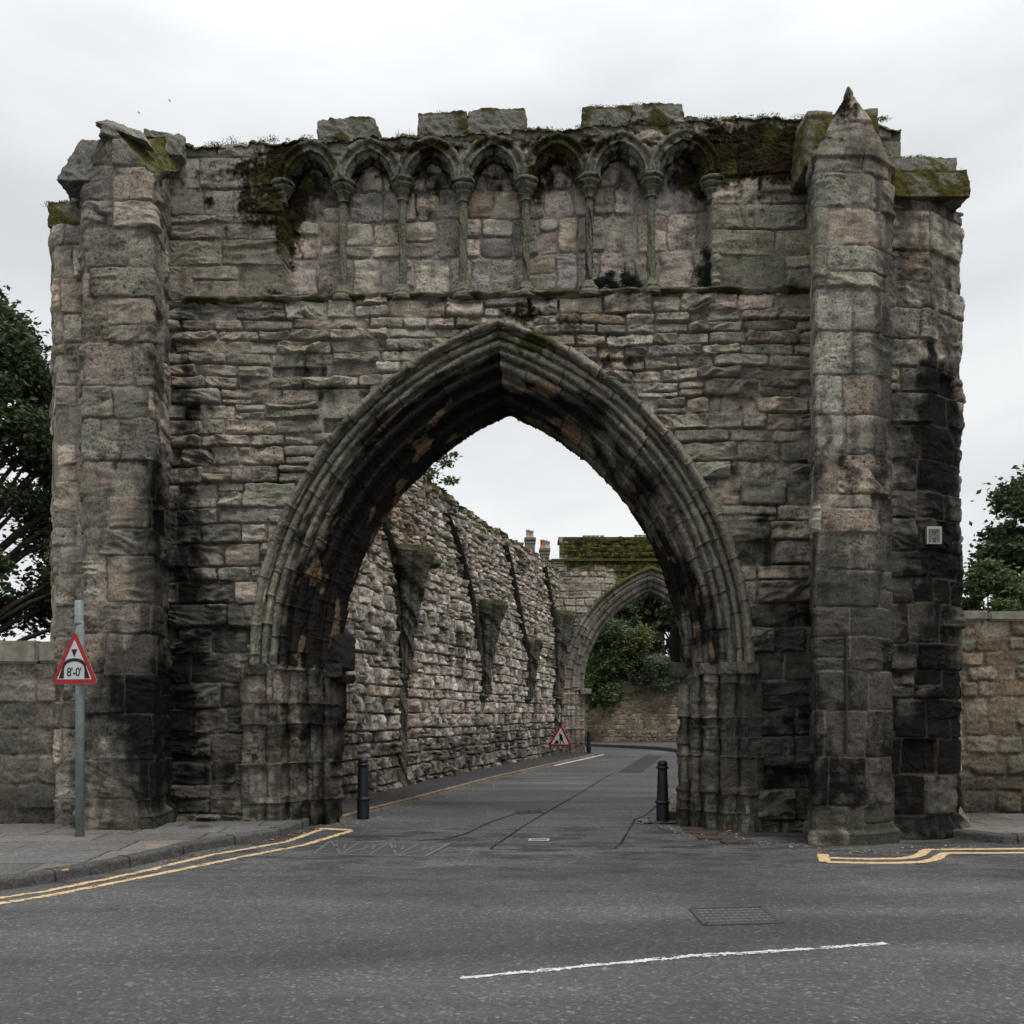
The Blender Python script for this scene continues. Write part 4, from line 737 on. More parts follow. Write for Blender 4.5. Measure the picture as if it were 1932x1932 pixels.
# ---- left pavement of flagstones with kerb
KER = np.array([G(*p)[:2] for p in [(-140, 1702), (88, 1667), (180, 1650), (269, 1632), (365, 1607.5), (445, 1594), (525, 1580), (573, 1562), (610, 1548), (637, 1541)]])
KER = np.concatenate([[KER[0] + (KER[0] - KER[1]) / np.linalg.norm(KER[0] - KER[1]) * 8.0], KER])
KZ = .115
def kerbstones(name, line, inner, seed, col=(.085, .083, .08), kz=KZ, lab=None):
    s, q, _ = polyline(line, .02); d = np.gradient(q, axis=0); d /= np.linalg.norm(d, axis=1, keepdims=True); nr = np.stack([-d[:, 1], d[:, 0]], 1) * inner
    prof = [(0, -.02), (.005, kz * .8), (.02, kz), (.15, kz + .003), (.155, kz - .02)]; t, pq, _ = resample(prof, .012); S, Tt = np.meshgrid(s, t, indexing='ij')
    P = np.concatenate([q[:, None, :] + nr[:, None, :] * pq[None, :, :1], np.broadcast_to(pq[None, :, 1:], (len(s), len(t), 1))], -1)
    jd = np.abs(((S + .05 * pn(S, S * 0, 2)) % .92) - .46); j = sst(.445, .455, jd); n = fbm(S * 8, Tt * 12, 3, seed); h = .008 * n - .012 * j - .01 * np.clip(fbm(S * 3, Tt * 3, 2, seed + 1), 0, 1)
    c = np.broadcast_to(np.array(col), P.shape) * (1 + .3 * n + .25 * (rnd(np.floor((S) / .92).astype(int), 3) - .5))[..., None]; c = mixc(c, (.02, .02, .018), j); return surf(name, P, h, c, STONE, flip=(inner > 0))
kb = kerbstones('kerb', KER, 1, 600, (.10, .098, .093)); tag(kb, 'dark worn kerb edging the left flagstone pavement', 'kerb', kind='structure')
def flags(name, x0, x1, y0, y1, keepf, seed, rot, label, res=.018, z=KZ):
    X, Y = grid(x0, x1, y0, y1, res); cr_, sr_ = math.cos(rot), math.sin(rot); U = X * cr_ + Y * sr_; V = -X * sr_ + Y * cr_
    ids, e, cu, cv = masonry(U, V, seed, edges(V.min() - 1, V.max() + 1, .60, .90, np.random.RandomState(seed)), (.75, 1.35), .01, .02, 0)
    m = sst(.004, .016, e); n = fbm(X * 2, Y * 2, 4, seed + 1); n2 = fbm(X * 14, Y * 14, 3, seed + 2)
    pal = np.array([(.155, .15, .142), (.175, .16, .145), (.14, .138, .135), (.185, .165, .145), (.165, .152, .142)]); c = pal[(rnd(ids, 1) * 5).astype(int) % 5] * (.85 + .3 * rnd(ids, 2))[..., None] * (1 + .25 * n + .2 * n2)[..., None]
    c = mixc(np.broadcast_to(np.array([.025, .024, .02]), c.shape).copy(), c, m); pale = G(330, 1596, KZ); dd = np.maximum(np.abs(X - pale[0] + .25 * (Y - pale[1])) / .34, np.abs(Y - pale[1]) / .2) + .15 * n2
    if x0 < 0: c = mixc(c, (.27, .225, .19), sst(1.05, .95, dd) * .9)
    lw = sst(13.0, 13.6, Y) ; c = mixc(c, (.05, .05, .035), np.clip(n * .8 + .2, 0, .5) * lw)
    P = np.stack([X, Y, z + 0 * X], -1); k = keepf(X, Y); kp = k[:-1, :-1] & k[1:, 1:] & k[1:, :-1] & k[:-1, 1:]
    o = surf(name, P, (rnd(ids, 3) - .5) * .006 * m + .003 * n - .008 * (1 - m), c, STONE, None, kp, normal=np.broadcast_to(ZD, P.shape)); return tag(o, label, 'pavement', kind='structure')
kx = KER[:, 0]; 
d_ = np.gradient(KER, axis=0); d_ /= np.linalg.norm(d_, axis=1, keepdims=True); KIN = KER + np.stack([-d_[:, 1], d_[:, 0]], 1) * .13
flags('pavement', -15.5, -2.2, 5.2, 15.0, lambda X, Y: (Y > np.interp(X, KIN[:, 0], KIN[:, 1])) & (X < -2.35 - (Y > 13.9) * .3), 610, .10, 'flagstone pavement sloping past the left buttress')
RK = np.array([(6.0, 12.4), (6.45, 11.8), (14, 11.6), (20, 11.4)])
kb = kerbstones('kerb', RK, 1, 604); tag(kb, 'short kerb right of the black buttress', 'kerb', kind='structure')
flags('pavement', 5.9, 20, 11.4, 16, lambda X, Y: (Y > .02 + np.interp(X, RK[:, 0], RK[:, 1] + .12)) , 620, .0, 'flagstone pavement right of the black buttress', .025)
# lane footway: dark tarmac between wall and kerb
LK = np.array([G(*p)[:2] for p in [(640, 1552), (697, 1534), (780, 1513), (924, 1473), (1050, 1443), (1110, 1429), (1130, 1424)]]); LZ = .06
fw = [tuple(p) for p in LK] + [(2.9, 38.9)] + [tuple(p) for p in PW[::-1]] + [(-3.2, 14.1)]
o = poly_sheet('footway', fw, LZ, plain('footway_tarmac', (.05, .047, .044), .95, .15, .45, 9, .9)); tag(o, 'dark tarmac footway along the foot of the rubble wall', 'path', kind='structure')
kb = kerbstones('kerb', LK, 1, 606, (.25, .195, .15), LZ); tag(kb, 'low brown kerb along the lane footway', 'kerb', kind='structure')
# far pavement beyond the rear arch
FK = np.array([G(*p)[:2] for p in [(1040, 1403), (1090, 1405), (1117, 1409), (1180, 1411.5), (1240, 1415), (1278, 1420), (1330, 1427)]])
kb = kerbstones('kerb', FK, 1, 608, (.05, .05, .048), .14); tag(kb, 'dark far kerb below the boundary wall', 'kerb', kind='structure')
o = poly_sheet('footway', [tuple(p) for p in FK] + [(12, 51), (0, 51)], .135, plain('far_footway', (.08, .078, .075), .95, .15, .3, 5, .6)); tag(o, 'narrow far footway below the boundary wall', 'path', kind='structure')
# setts beside the right jamb
def setts():
    X, Y = grid(1.7, 3.6, 13.9, 19.5, .016); left = np.interp(Y, [13.9, 14.3, 15.6, 19.5], [2.0, 2.0, 2.45, 3.35]) + .03 * pn(Y * 4, X * 0, 2)
    ids, e, cu, cv = masonry(X, Y, 630, edges(13.5, 20, .16, .30, np.random.RandomState(5)), (.14, .34), .03, .03, 0); m = sst(.004, .02, e); n = fbm(X * 9, Y * 9, 3, 631)
    c = np.broadcast_to(np.array([.15, .135, .12]), X.shape + (3,)) * (.7 + .5 * rnd(ids, 1) + .25 * n)[..., None]; c = mixc(np.broadcast_to(np.array([.03, .026, .02]), c.shape).copy(), c, m)
    P = np.stack([X, Y, .022 + 0 * X], -1); k = (X > left) & (rnd(ids, 4) > .04); kp = k[:-1, :-1] & k[1:, 1:]; o = surf('stone_setts', P, (rnd(ids, 3) - .4) * .012 * m - .02 * (1 - m) + .004 * n, c, STONE, None, kp, normal=np.broadcast_to(ZD, P.shape)); tag(o, 'worn stone setts along the right edge of the lane', 'path', kind='structure')
setts()
# broken slabs by the right jamb
rs_ = random.Random(4)
for i, (px, py, sx, sy) in enumerate([(1352, 1582, .5, .3), (1330, 1573, .36, .25), (1390, 1590, .42, .2), (1308, 1566, .3, .2)]):
    p = G(px, py); o = rock('broken_slab', np.array([p[0], p[1], .012]), (sx, sy, .035), None, rs_.uniform(-.4, .4), 640 + i, (.085, .07, .058), .012, 10, 0, .15)
    tag(o, ['broad cracked brown slab lying below the right jamb', 'small dark slab fragment nearest the arch opening wall', 'thin long slab fragment nearest the street', 'leftmost little slab fragment beside the right bollard'][i], 'stone slab', 'broken slabs by the right jamb')
# low worn block beside bollard
o = rock('kerb_block', np.array([2.72, 14.35, .07]), (.75, .22, .16), None, 0, 650, (.10, .092, .075), .015, 10, 0, .1); tag(o, 'low worn stone block between the right bollard and the jamb', 'stone block')
# ------------------------------------------------------------------ covers in the road
IRON = plain('cast_iron', (.055, .054, .053), .6, .4, .3, 60, .4); IRON2 = plain('worn_cast_iron', (.12, .115, .11), .5, .4, .25, 60, .3)
def quadp(c, s, t): a, b, c2, d = [np.array(x) for x in c]; return (a * (1 - s) + b * s) * (1 - t) + (d * (1 - s) + c2 * s) * t
def bar(bm, p, q, w, z, hh):
    p = Vector((p[0], p[1], z)); q = Vector((q[0], q[1], z)); d = q - p; add_box(bm, (p + q) / 2 + Vector((0, 0, hh / 2)), (d.length, w, hh), math.atan2(d.y, d.x))
def cover(name, corners, label, pat):
    cs = [G(*p)[:2] for p in corners]; cen = sum(cs) / 4; t = thing(name, (cen[0], cen[1], 0), label, 'manhole cover')
    bm = bmesh.new(); vs = [bm.verts.new((p[0], p[1], .006)) for p in cs]; vb = [bm.verts.new((p[0], p[1], -.03)) for p in cs]; bm.faces.new(vs); [bm.faces.new((vs[i], vb[i], vb[(i + 1) % 4], vs[(i + 1) % 4])) for i in range(4)]; bm_obj('lid', bm, IRON, t)
    bm = bmesh.new()
    for i in range(4): bar(bm, cs[i], cs[(i + 1) % 4], .045, .001, .011)
    bm_obj('frame', bm, IRON2 if pat == 'tri' else IRON, t); bm = bmesh.new()
    if pat == 'tri':
        for k in range(4):
            a = quadp(cs, k / 4, 0); b = quadp(cs, (k + 1) / 4, 1); c2 = quadp(cs, (k + 1) / 4, 0); d = quadp(cs, k / 4, 1)
            bar(bm, *((a, b) if k % 2 == 0 else (d, c2)), .04, .0055, .008)
            if k: bar(bm, a, quadp(cs, k / 4, 1), .03, .005, .007)
            for j in (1, 2): s_ = (k + .28 * j + .1) / 4; bar(bm, quadp(cs, s_, .25), quadp(cs, s_ + .04, .6), .03, .0065, .007)
        bm_obj('ribs', bm, IRON2, t)
    else:
        for k in range(1, 12):
            for j in range(1, 6):
                s_ = k / 12; q_ = j / 6; p = quadp(cs, s_, q_); add_box(bm, (p[0], p[1], .008), (.06, .035, .008), .6 if (k + j) % 2 else -.6)
        bm_obj('tread', bm, IRON2, t)
cover('manhole_cover', [(624, 1588), (848, 1593), (802, 1617), (591, 1612)], 'large iron cover with triangular ribs set in the road before the arch', 'tri')
cover('manhole_cover', [(1304, 1715), (1436, 1712), (1474, 1742), (1331, 1746)], 'dark rectangular chequered cover alone in the street asphalt', 'chk')
cs = [G(*p)[:2] for p in [(1001, 1584), (1035, 1584), (1033, 1588), (998, 1588)]]; t_ = thing('access_cover', (*(sum(cs) / 4), 0), 'tiny pale framed water cover in the lane mouth', 'access cover')
bm = bmesh.new(); 
for i in range(4): bar(bm, cs[i], cs[(i + 1) % 4], .03, .009, .006)
bm_obj('frame', bm, plain('pale_iron', (.35, .35, .34), .5, .4, .2), t_); bm = bmesh.new(); c0 = sum(cs) / 4; add_box(bm, (c0[0], c0[1], .010), (.22, .14, .004)); bm_obj('lid', bm, IRON2, t_)
p = G(378, 1561, KZ); rc_ = thing('access_cover', (p[0], p[1], KZ), 'round iron lid in the left pavement', 'access cover'); bm = bmesh.new(); add_lathe(bm, (p[0], p[1], KZ - .01), [(.14, 0), (.165, .0), (.165, .024), (.15, .026), (.02, .024)], 28); bm_obj('rim', bm, IRON2, rc_)
bm = bmesh.new(); add_lathe(bm, (p[0], p[1], KZ + .002), [(.13, 0), (.13, .018), (.1, .02), (.02, .021)], 28); bm_obj('lid', bm, IRON, rc_)
# ------------------------------------------------------------------ bollards
BP = plain('bollard_paint', (.008, .010, .012), .48, .35, .2, 30, .1)
def bollard(px, py, top, label, z=0.0):
    p = G(px, py, z); H = (py - top) * p[1] / FPX; s = H
    t = thing('bollard', tuple(p), label, 'bollard', 'cast-iron bollards at the lane')
    bm = bmesh.new(); add_lathe(bm, p, [(.098 * s, 0), (.098 * s, .01 * s), (.098 * s, .29 * s), (.098 * s, .30 * s), (.112 * s, .305 * s), (.118 * s, .325 * s), (.112 * s, .345 * s), (.092 * s, .35 * s), (.0917 * s, .36 * s), (.0743 * s, .85 * s), (.074 * s, .86 * s)], 32); bm_obj('post', bm, BP, t, True)
    bm = bmesh.new(); add_lathe(bm, p + np.array([0, 0, .862 * s]), [(.074 * s, -.02), (.095 * s, .0), (.098 * s, .012), (.095 * s, .026), (.078 * s, .032), (.078 * s, .04)], 32); bm_obj('collar', bm, BP, t, True)
    bm = bmesh.new(); add_lathe(bm, p + np.array([0, 0, .895 * s]), [(.078 * s, 0)] + [(.078 * s * math.cos(a), .04 * s + .064 * s * math.sin(a)) for a in np.linspace(0, 1.5, 10)], 32); bm_obj('cap', bm, BP, t, True)
    return t
bollard(685, 1545, 1428, 'black bollard standing before the dark left jamb', .0)
bollard(1250, 1552, 1433, 'black bollard standing before the right jamb beside the stone setts', .0)
bollard(1111, 1423, 1378, 'small far black bollard beside the rear archway', .0)
# ------------------------------------------------------------------ signs
RED = plain('sign_red', (.32, .006, .010), .45, .4, .12, 12, .02); SWH = plain('sign_white', (.50, .52, .53), .5, .3, .06, 8, .02); SBK = plain('sign_black', (.008, .009, .012), .5, .3, .05); POST = plain('galvanised_grey', (.20, .235, .235), .55, .4, .22, 12, .15); SBACK = plain('sign_back', (.25, .26, .26), .5, .4)
def flat_poly(bm, pts, M, y0, y1):
    a = [bm.verts.new(M @ Vector((x, y0, z))) for x, z in pts]; b = [bm.verts.new(M @ Vector((x, y1, z))) for x, z in pts]; n = len(pts)
    bm.faces.new(a); bm.faces.new(b[::-1]); [bm.faces.new((a[i], a[(i + 1) % n], b[(i + 1) % n], b[i])) for i in range(n)]
def rtri(side, r, dx=0):   # rounded equilateral triangle, base at z=0
    h = side * .8660254; cor = [(-side / 2, 0), (side / 2, 0), (0, h)]; cen = (0, h / 3); pts = []
    ins = [(c[0] + (cen[0] - c[0]) * r * 2 / (h * 2 / 3), c[1] + (cen[1] - c[1]) * r * 2 / (h * 2 / 3)) for c in cor]
    for (c, a0) in zip(ins, (-150, -90, 30)):
        a0 = {0: -210, 1: -90, 2: 30}[ins.index(c)]
        for k in range(7): a = math.radians(a0 + 120 * k / 6); pts.append((c[0] + r * math.cos(a), c[1] + r * math.sin(a)))
    return pts
def sign_face(t, M, side, parts):
    bm = bmesh.new(); flat_poly(bm, rtri(side, side * .055), M, 0, .004); pl = bm_obj('plate', bm, SBACK, t)
    bm = bmesh.new(); flat_poly(bm, rtri(side * .985, side * .05), M @ Matrix.Translation((0, 0, side * .006)), -.003, -.0005); rd = bm_obj('red_border', bm, RED, t)
    bm = bmesh.new(); flat_poly(bm, rtri(side * .73, side * .012), M @ Matrix.Translation((0, 0, side * .077)), -.006, -.0035); wh = bm_obj('white_panel', bm, SWH, t)
    for nm, polys in parts:
        bm = bmesh.new()
        for pts in polys: flat_poly(bm, pts, M, -.009, -.0065)
        bm_obj(nm, bm, SBK, t)
sp = G(151, 1578, KZ); yaw = -math.radians(21)
hs = thing('road_sign', tuple(sp), 'red triangular height limit sign reading 8-0 on a grey post', 'road sign')
zt = atd(150, 1133, sp[1])[2]; zs = atd(150, 1291, sp[1])[2]; zsleeve = atd(150, 1172, sp[1])[2]
bm = bmesh.new(); add_lathe(bm, (sp[0], sp[1], KZ - .02), [(.055, 0), (.055, zsleeve - KZ - .10), (.045, zsleeve - KZ - .06), (.045, zsleeve - KZ + .02)], 24); bm_obj('post', bm, POST, hs, True)
bm = bmesh.new(); add_lathe(bm, (sp[0] - .012, sp[1], zsleeve - .04), [(.056, 0), (.054, .02), (.054, zt - zsleeve + .03), (.045, zt - zsleeve + .04)], 24); bm_obj('post_extension', bm, POST, hs, True)
Ms = Matrix.Translation((sp[0] - .045, sp[1] - .055, zs)) @ Matrix.Rotation(yaw, 4, 'Z') @ Matrix.Rotation(math.radians(.6), 4, 'Y')
SD = .81
def arc(cx_, cz_, rx, rz, a0, a1, n=16): return [(cx_ + rx * math.cos(math.radians(a0 + (a1 - a0) * i / n)), cz_ + rz * math.sin(math.radians(a0 + (a1 - a0) * i / n))) for i in range(n + 1)]
k = SD
bridge = []
bridge.append([(-.325 * k, .092 * k), (-.215 * k, .092 * k), (-.215 * k, .238 * k), (-.225 * k, .335 * k)])   # left abutment
bridge.append([(.325 * k, .092 * k), (.225 * k, .335 * k), (.215 * k, .238 * k), (.215 * k, .092 * k)])
outer = [(-.225 * k, .335 * k)] + arc(0, .25 * k, .225 * k, .165 * k, 148, 32, 14) + [(.225 * k, .335 * k)]; inner = arc(0, .225 * k, .215 * k, .13 * k, 5, 175, 16)
n_ = 14
for i in range(n_):
    o0, o1 = [(x, z) for x, z in [( -.225 * k * math.cos(math.pi * j / n_), (.315 + .098 * math.sin(math.pi * j / n_)) * k) for j in (i, i + 1)]]
    i0, i1 = [( -.215 * k * math.cos(math.pi * j / n_), (.238 + .125 * math.sin(math.pi * j / n_)) * k) for j in (i, i + 1)]
    bridge.append([i0, i1, o1, o0])
tri = [[(0, .43 * k), (.062 * k, .555 * k), (-.062 * k, .555 * k)]]
sign_face(hs, Ms, SD, [('bridge_symbol', bridge), ('arrow_symbol', tri)])
for zz in (.18 * k, .45 * k):
    bm = bmesh.new(); add_box(bm, Ms @ Vector((.03, .05, zz)), (.14, .08, .03), yaw); bm_obj('clamp', bm, SBACK, hs)
cu = bpy.data.curves.new('txt', 'FONT'); cu.body = "8'-0'"; cu.size = .20 * k; cu.align_x = 'CENTER'; cu.extrude = .0008; cu.offset = .0012; cu.space_character = .93
to = bpy.data.objects.new('txt', cu); COL.objects.link(to); bpy.context.view_layer.update(); me = bpy.data.meshes.new_from_object(to.evaluated_get(bpy.context.evaluated_depsgraph_get())); bpy.data.objects.remove(to); me.name = 'height_number'
me.transform(Ms @ Matrix.Translation((.0, -.0085, .125 * k)) @ Matrix.Rotation(math.radians(90), 4, 'X')); link(me, 'height_number', SBK, hs)
# roadworks sign on its little frame
wp = G(1056, 1424, LZ); rw = thing('roadworks_sign', tuple(wp), 'red triangular men at work sign on thin legs by the wall', 'road sign'); S2 = 1.06; kk = S2; zs2 = atd(0, 1408, wp[1])[2]
Mw = Matrix.Translation((wp[0], wp[1] - .05, zs2)) @ Matrix.Rotation(math.radians(-28), 4, 'Z') @ Matrix.Rotation(math.radians(-8), 4, 'X')
def seg(x0, z0, x1, z1, w0, w1): d = Vector((x1 - x0, z1 - z0)).normalized(); nx, nz_ = -d.y, d.x; return [(x0 + nx * w0, z0 + nz_ * w0), (x1 + nx * w1, z1 + nz_ * w1), (x1 - nx * w1, z1 - nz_ * w1), (x0 - nx * w0, z0 - nz_ * w0)]
man = [arc(-.02, .465, .032, .035, 0, 330, 12), seg(-.01, .43, .05, .30, .045, .04), seg(.0, .42, .06, .40, .03, .04), seg(.045, .41, .085, .33, .028, .02), seg(.085, .33, .115, .29, .02, .015), seg(-.02, .41, -.01, .31, .02, .016), seg(-.01, .31, -.035, .24, .014, .012),
       seg(.04, .31, .03, .20, .03, .024), seg(.03, .20, .02, .105, .022, .018), [(.04, .115), (.04, .095), (-.005, .095)], seg(.055, .31, .12, .19, .034, .024), seg(.12, .19, .185, .115, .022, .016), [(.175, .125), (.21, .125), (.205, .10), (.165, .10)], seg(-.10, .19, .02, .30, .008, .008), seg(-.11, .18, -.075, .21, .02, .02)]
heap = [[(-.25, .095), (-.03, .095), (-.09, .205), (-.15, .235), (-.19, .19)]]
sign_face(rw, Mw, S2, [('worker_symbol', [[(x * kk, z * kk) for x, z in pl_] for pl_ in man]), ('heap_symbol', [[(x * kk, z * kk) for x, z in pl_] for pl_ in heap])])
for dx, dy in ((-.42, -.05), (-.22, -.12), (.3, -.15), (.46, .1)):
    bm = bmesh.new(); add_tube(bm, [Mw @ Vector((dx * .8, .03, .08)), Vector((wp[0] + dx, wp[1] + dy, LZ))], .014, 8); bm_obj('leg', bm, plain('leg_metal', (.06, .06, .06), .5, .4) if dx < -.4 else bpy.data.materials['leg_metal'], rw, True)
# ================================================================== SIDE AND BOUNDARY WALLS
def simple_wall(name, pts, hgt, seed, label, pal, courses, sw, coping=None, res=.03, dark=.0, mort=(.2, .17, .14), thick=.45, zt=None, brown=0, sign=1):
    t = thing(name, (pts[0][0], pts[0][1], 0), label, 'wall'); s, q, _ = polyline(pts, res); z = np.arange(-.05, hgt, res); S, Z = np.meshgrid(s, z, indexing='ij'); P = np.concatenate([q[:, None, :] + 0 * Z[..., None], Z[..., None]], -1)
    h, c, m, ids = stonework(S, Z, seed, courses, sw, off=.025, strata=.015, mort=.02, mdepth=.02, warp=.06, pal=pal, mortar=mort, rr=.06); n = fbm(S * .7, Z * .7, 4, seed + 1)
    c = mixc(c, (.12, .10, .075), np.clip(n + brown, 0, .6) * (brown > 0)); c = mixc(c, (.03, .03, .026), np.clip(sst(1.2, .1, Z) * .5 + dark + n * .5, 0, .85)); surf('face', P, h, c, STONEF, t)
    d = q[-1] - q[0]; L = np.linalg.norm(d); d = d / L; nr = np.array([-d[1], d[0]]); bm = bmesh.new(); cen = (q[0] + q[-1]) / 2 + nr * (thick / 2 + .06) * sign
    add_box(bm, (cen[0], cen[1], hgt / 2 - .04), (L, thick, hgt - .02), math.atan2(d[1], d[0])); bm_obj('core', bm, plain('wall_core', (.14, .125, .10), .95, .1, .3, 4, .4) if 'wall_core' not in bpy.data.materials else bpy.data.materials['wall_core'], t)
    if coping:
        bm = bmesh.new(); cc = (q[0] + q[-1]) / 2 + nr * (thick / 2) * sign; n_ = int(L / .7) + 1
        for i in range(n_):
            a = (q[0] + d * (L * (i + .5) / n_)) + nr * (thick / 2) * sign; vs = add_box(bm, (a[0], a[1], hgt + coping / 2 - .02), (L / n_ - .012, thick + .12, coping), math.atan2(d[1], d[0]))
            for v_ in vs:
                v_.co.x += random.uniform(-.01, .01); v_.co.z += random.uniform(-.012, .012)
        bmesh.ops.bevel(bm, geom=bm.edges[:], offset=.03, segments=2, affect='EDGES'); bm_obj('coping', bm, plain('coping_stone', (.20, .19, .15), .92, .1, .35, 7, .5) if 'coping_stone' not in bpy.data.materials else bpy.data.materials['coping_stone'], t)
    return t
random.seed(3)
PB = np.array([(.26, .21, .15), (.22, .17, .115), (.30, .26, .2), (.2, .18, .13), (.27, .2, .13), (.24, .22, .17)])
simple_wall('boundary_wall', [(-12, 50.8), (18, 49.6)], 3.55, 701, 'long brown rubble boundary wall with shrubs spilling over it beyond the rear archway', PB * 1.45, edges(-.1, 4, .14, .3, np.random.RandomState(3)), (.15, .42), None, .04, 0, (.30, .24, .17), brown=.12)
simple_wall('garden_wall', [(-24, 13.5), (-6.15, 13.0)], 2.45, 705, 'low dark stone garden wall with a chunky coping left of the gatehouse', PAL * .7, edges(-.1, 3, .3, .42, np.random.RandomState(4)), (.4, .8), .32, .02, .3)
simple_wall('garden_wall', [(6.2, 14.4), (22, 14.0)], 3.2, 709, 'tall brown rubble garden wall right of the black buttress', PB * .85, edges(-.1, 4, .2, .36, np.random.RandomState(5)), (.25, .55), .16, .02, .05, (.16, .13, .10), brown=.25)
simple_wall('lane_wall', [(4.6, 14.6), (9.6, 36.5)][::-1], 2.4, 713, 'rubble wall on the right side of the lane hidden by the jamb', PAL, edges(-.1, 5, .25, .4, np.random.RandomState(6)), (.3, .6), .16, .06, 0)
# ================================================================== VEGETATION
def leaves(name, clusters, n, size, cols, seed, parent=None, flat=.5, aspect=.55):
    """clusters: (centre, radii) -> leaf blades with a crease, scattered mostly on the outside of each cluster"""
    rs = np.random.RandomState(seed); cen = []; tone = []
    wts = np.array([r[0] * r[1] + r[1] * r[2] + r[0] * r[2] for c, r in clusters]); wts = wts / wts.sum(); cnt = rs.multinomial(n, wts)
    for (c, r), k in zip(clusters, cnt):
        d = rs.normal(size=(k, 3)); d /= np.linalg.norm(d, axis=1, keepdims=True); rad = rs.rand(k) ** .45 * (1 + .55 * fbm(d[:, 0] * 2.2 + c[0], d[:, 2] * 2.2 + d[:, 1] * 1.7, 2, 5)) * (1 + .12 * np.abs(rs.normal(size=k)) ** 2); p = np.array(c) + d * rad[:, None] * np.array(r); cen.append(p); tone.append(np.full(k, rs.rand()))
    cen = np.concatenate(cen); tone = np.concatenate(tone); k = len(cen); L = size * (.6 + .8 * rs.rand(k))
    a = rs.normal(size=(k, 3)); a[:, 2] *= flat; a /= np.linalg.norm(a, axis=1, keepdims=True); b = rs.normal(size=(k, 3)); b = b - (b * a).sum(1, keepdims=True) * a; b /= np.linalg.norm(b, axis=1, keepdims=True); nn = np.cross(a, b)
    Lx = L[:, None]; P0 = cen - a * Lx * .5; P1 = cen + b * Lx * aspect * .5 + nn * Lx * .10; P2 = cen + a * Lx * .5; P3 = cen - b * Lx * aspect * .5 + nn * Lx * .10
    co = np.stack([P0, P1, P2, P3], 1).reshape(-1, 3); q = np.arange(k * 4).reshape(k, 4); tri = np.concatenate([q[:, [0, 1, 2]], q[:, [0, 2, 3]]])
    cols = np.array(cols); ci = np.clip((tone * .6 + rs.rand(k) * .4) * len(cols), 0, len(cols) - 1).astype(int); cc = cols[ci] * (.7 + .6 * rs.rand(k))[:, None]; cc = np.repeat(cc, 4, axis=0)
    return link(mesh_from_arrays(name, co, tri, np.clip(cc, 0, 1), False), name, LEAF, parent)
def tree(name, x, y, z0, zt, rx, label, cat, seed, cols, n=30000, size=.16, nc=34, lowest=.2, ry=None, group=None, trunk_r=.2, offx=0):
    rs = np.random.RandomState(seed); t = thing(name, (x, y, z0), label, cat, group); H = zt - z0; ry = ry or rx; cl = []
    bm = bmesh.new(); tops = Vector((x + offx * .5, y, z0 + H * .75)); add_tube(bm, [(x, y, z0 - .1), (x + .1, y, z0 + H * .3), tuple(tops)], [trunk_r, trunk_r * .75, trunk_r * .2], 10)
    for i in range(nc):
        th = rs.rand() * 6.283; f = lowest + (1 - lowest) * rs.rand() ** .8; prof = math.sin(math.pi * min(1, (f - lowest) / (1 - lowest) * .8 + .22)) ** .6; rr_ = prof * (.35 + .65 * rs.rand() ** .5)
        r0 = rs.uniform(.08, .22) * max(rx, H * .2); c = (x + offx * f + math.cos(th) * rr_ * rx * .85, y + math.sin(th) * rr_ * ry * .85, z0 + H * f * .95 - r0 * .4); cl.append((c, (r0, r0 * rs.uniform(.8, 1.2), r0 * rs.uniform(.55, .85))))
        if i % 2 == 0: base = Vector((x, y, z0 + H * max(.12, f * .6))); mid = (base + Vector(c)) / 2 + Vector((0, 0, .15)); add_tube(bm, [base, mid, Vector(c)], [trunk_r * .35, trunk_r * .2, trunk_r * .07], 6)
    bm_obj('trunk', bm, BARK, t, True); leaves('crown', cl, n, size, cols, seed + 1, t); return t
GD = [(.026, .042, .016), (.038, .060, .022), (.052, .080, .028), (.028, .046, .020), (.065, .085, .03)]; GM = [(.055, .09, .028), (.075, .12, .035), (.065, .10, .03), (.10, .14, .045)]; GY = [(.055, .085, .03), (.07, .105, .035), (.17, .165, .04), (.085, .12, .035), (.06, .09, .03)]; GS = [(.12, .16, .09), (.16, .20, .12), (.10, .135, .07)]
tree('evergreen_tree', -13.4, 22.0, 0, 12.8, 4.4, 'tall dark evergreen tree behind the left buttress', 'tree', 801, GD, 110000, .16, 150, .06, trunk_r=.3)
tree('broadleaf_tree', 16.2, 27, 0, 9.8, 3.4, 'dark broadleaf tree above the right garden wall', 'tree', 805, GD + GM[:1], 60000, .18, 110, .12, trunk_r=.25)
tree('shrub', 10.3, 19.5, 0, 5.3, 1.5, 'bright green shrub just over the right garden wall', 'shrub', 809, GM + GY[:1], 20000, .11, 60, .1, trunk_r=.07)
tree('broadleaf_tree', 5.4, 57, 0, 11.0, 3.6, 'dark tree filling the left of the rear archway behind the wall', 'tree', 813, GD, 40000, .28, 90, .05, trunk_r=.3)
tree('broadleaf_tree', 10.8, 58, 0, 11.6, 4.6, 'large leaved tree filling the right of the rear archway behind the wall', 'tree', 817, GD[1:] + GM[:1], 40000, .34, 90, .05, trunk_r=.3)
def bush(name, cl, n, size, cols, seed, label, cat='shrub', stem=None, asp=.55):
    c0 = cl[0][0]; t = thing(name, (c0[0], c0[1], min(c[2] - r[2] for c, r in cl)), label, cat); bm = bmesh.new(); b = Vector(stem if stem else (c0[0], c0[1], c0[2] - cl[0][1][2]))
    for c, r in cl[:14]: add_tube(bm, [b, (b + Vector(c)) / 2 + Vector((0, 0, r[2] * .3)), Vector(c)], [max(.012, r[0] * .05), max(.008, r[0] * .035), .005], 5)
    bm_obj('stems', bm, BARK, t); leaves('foliage', cl, n, size, cols, seed, t, aspect=asp); return t
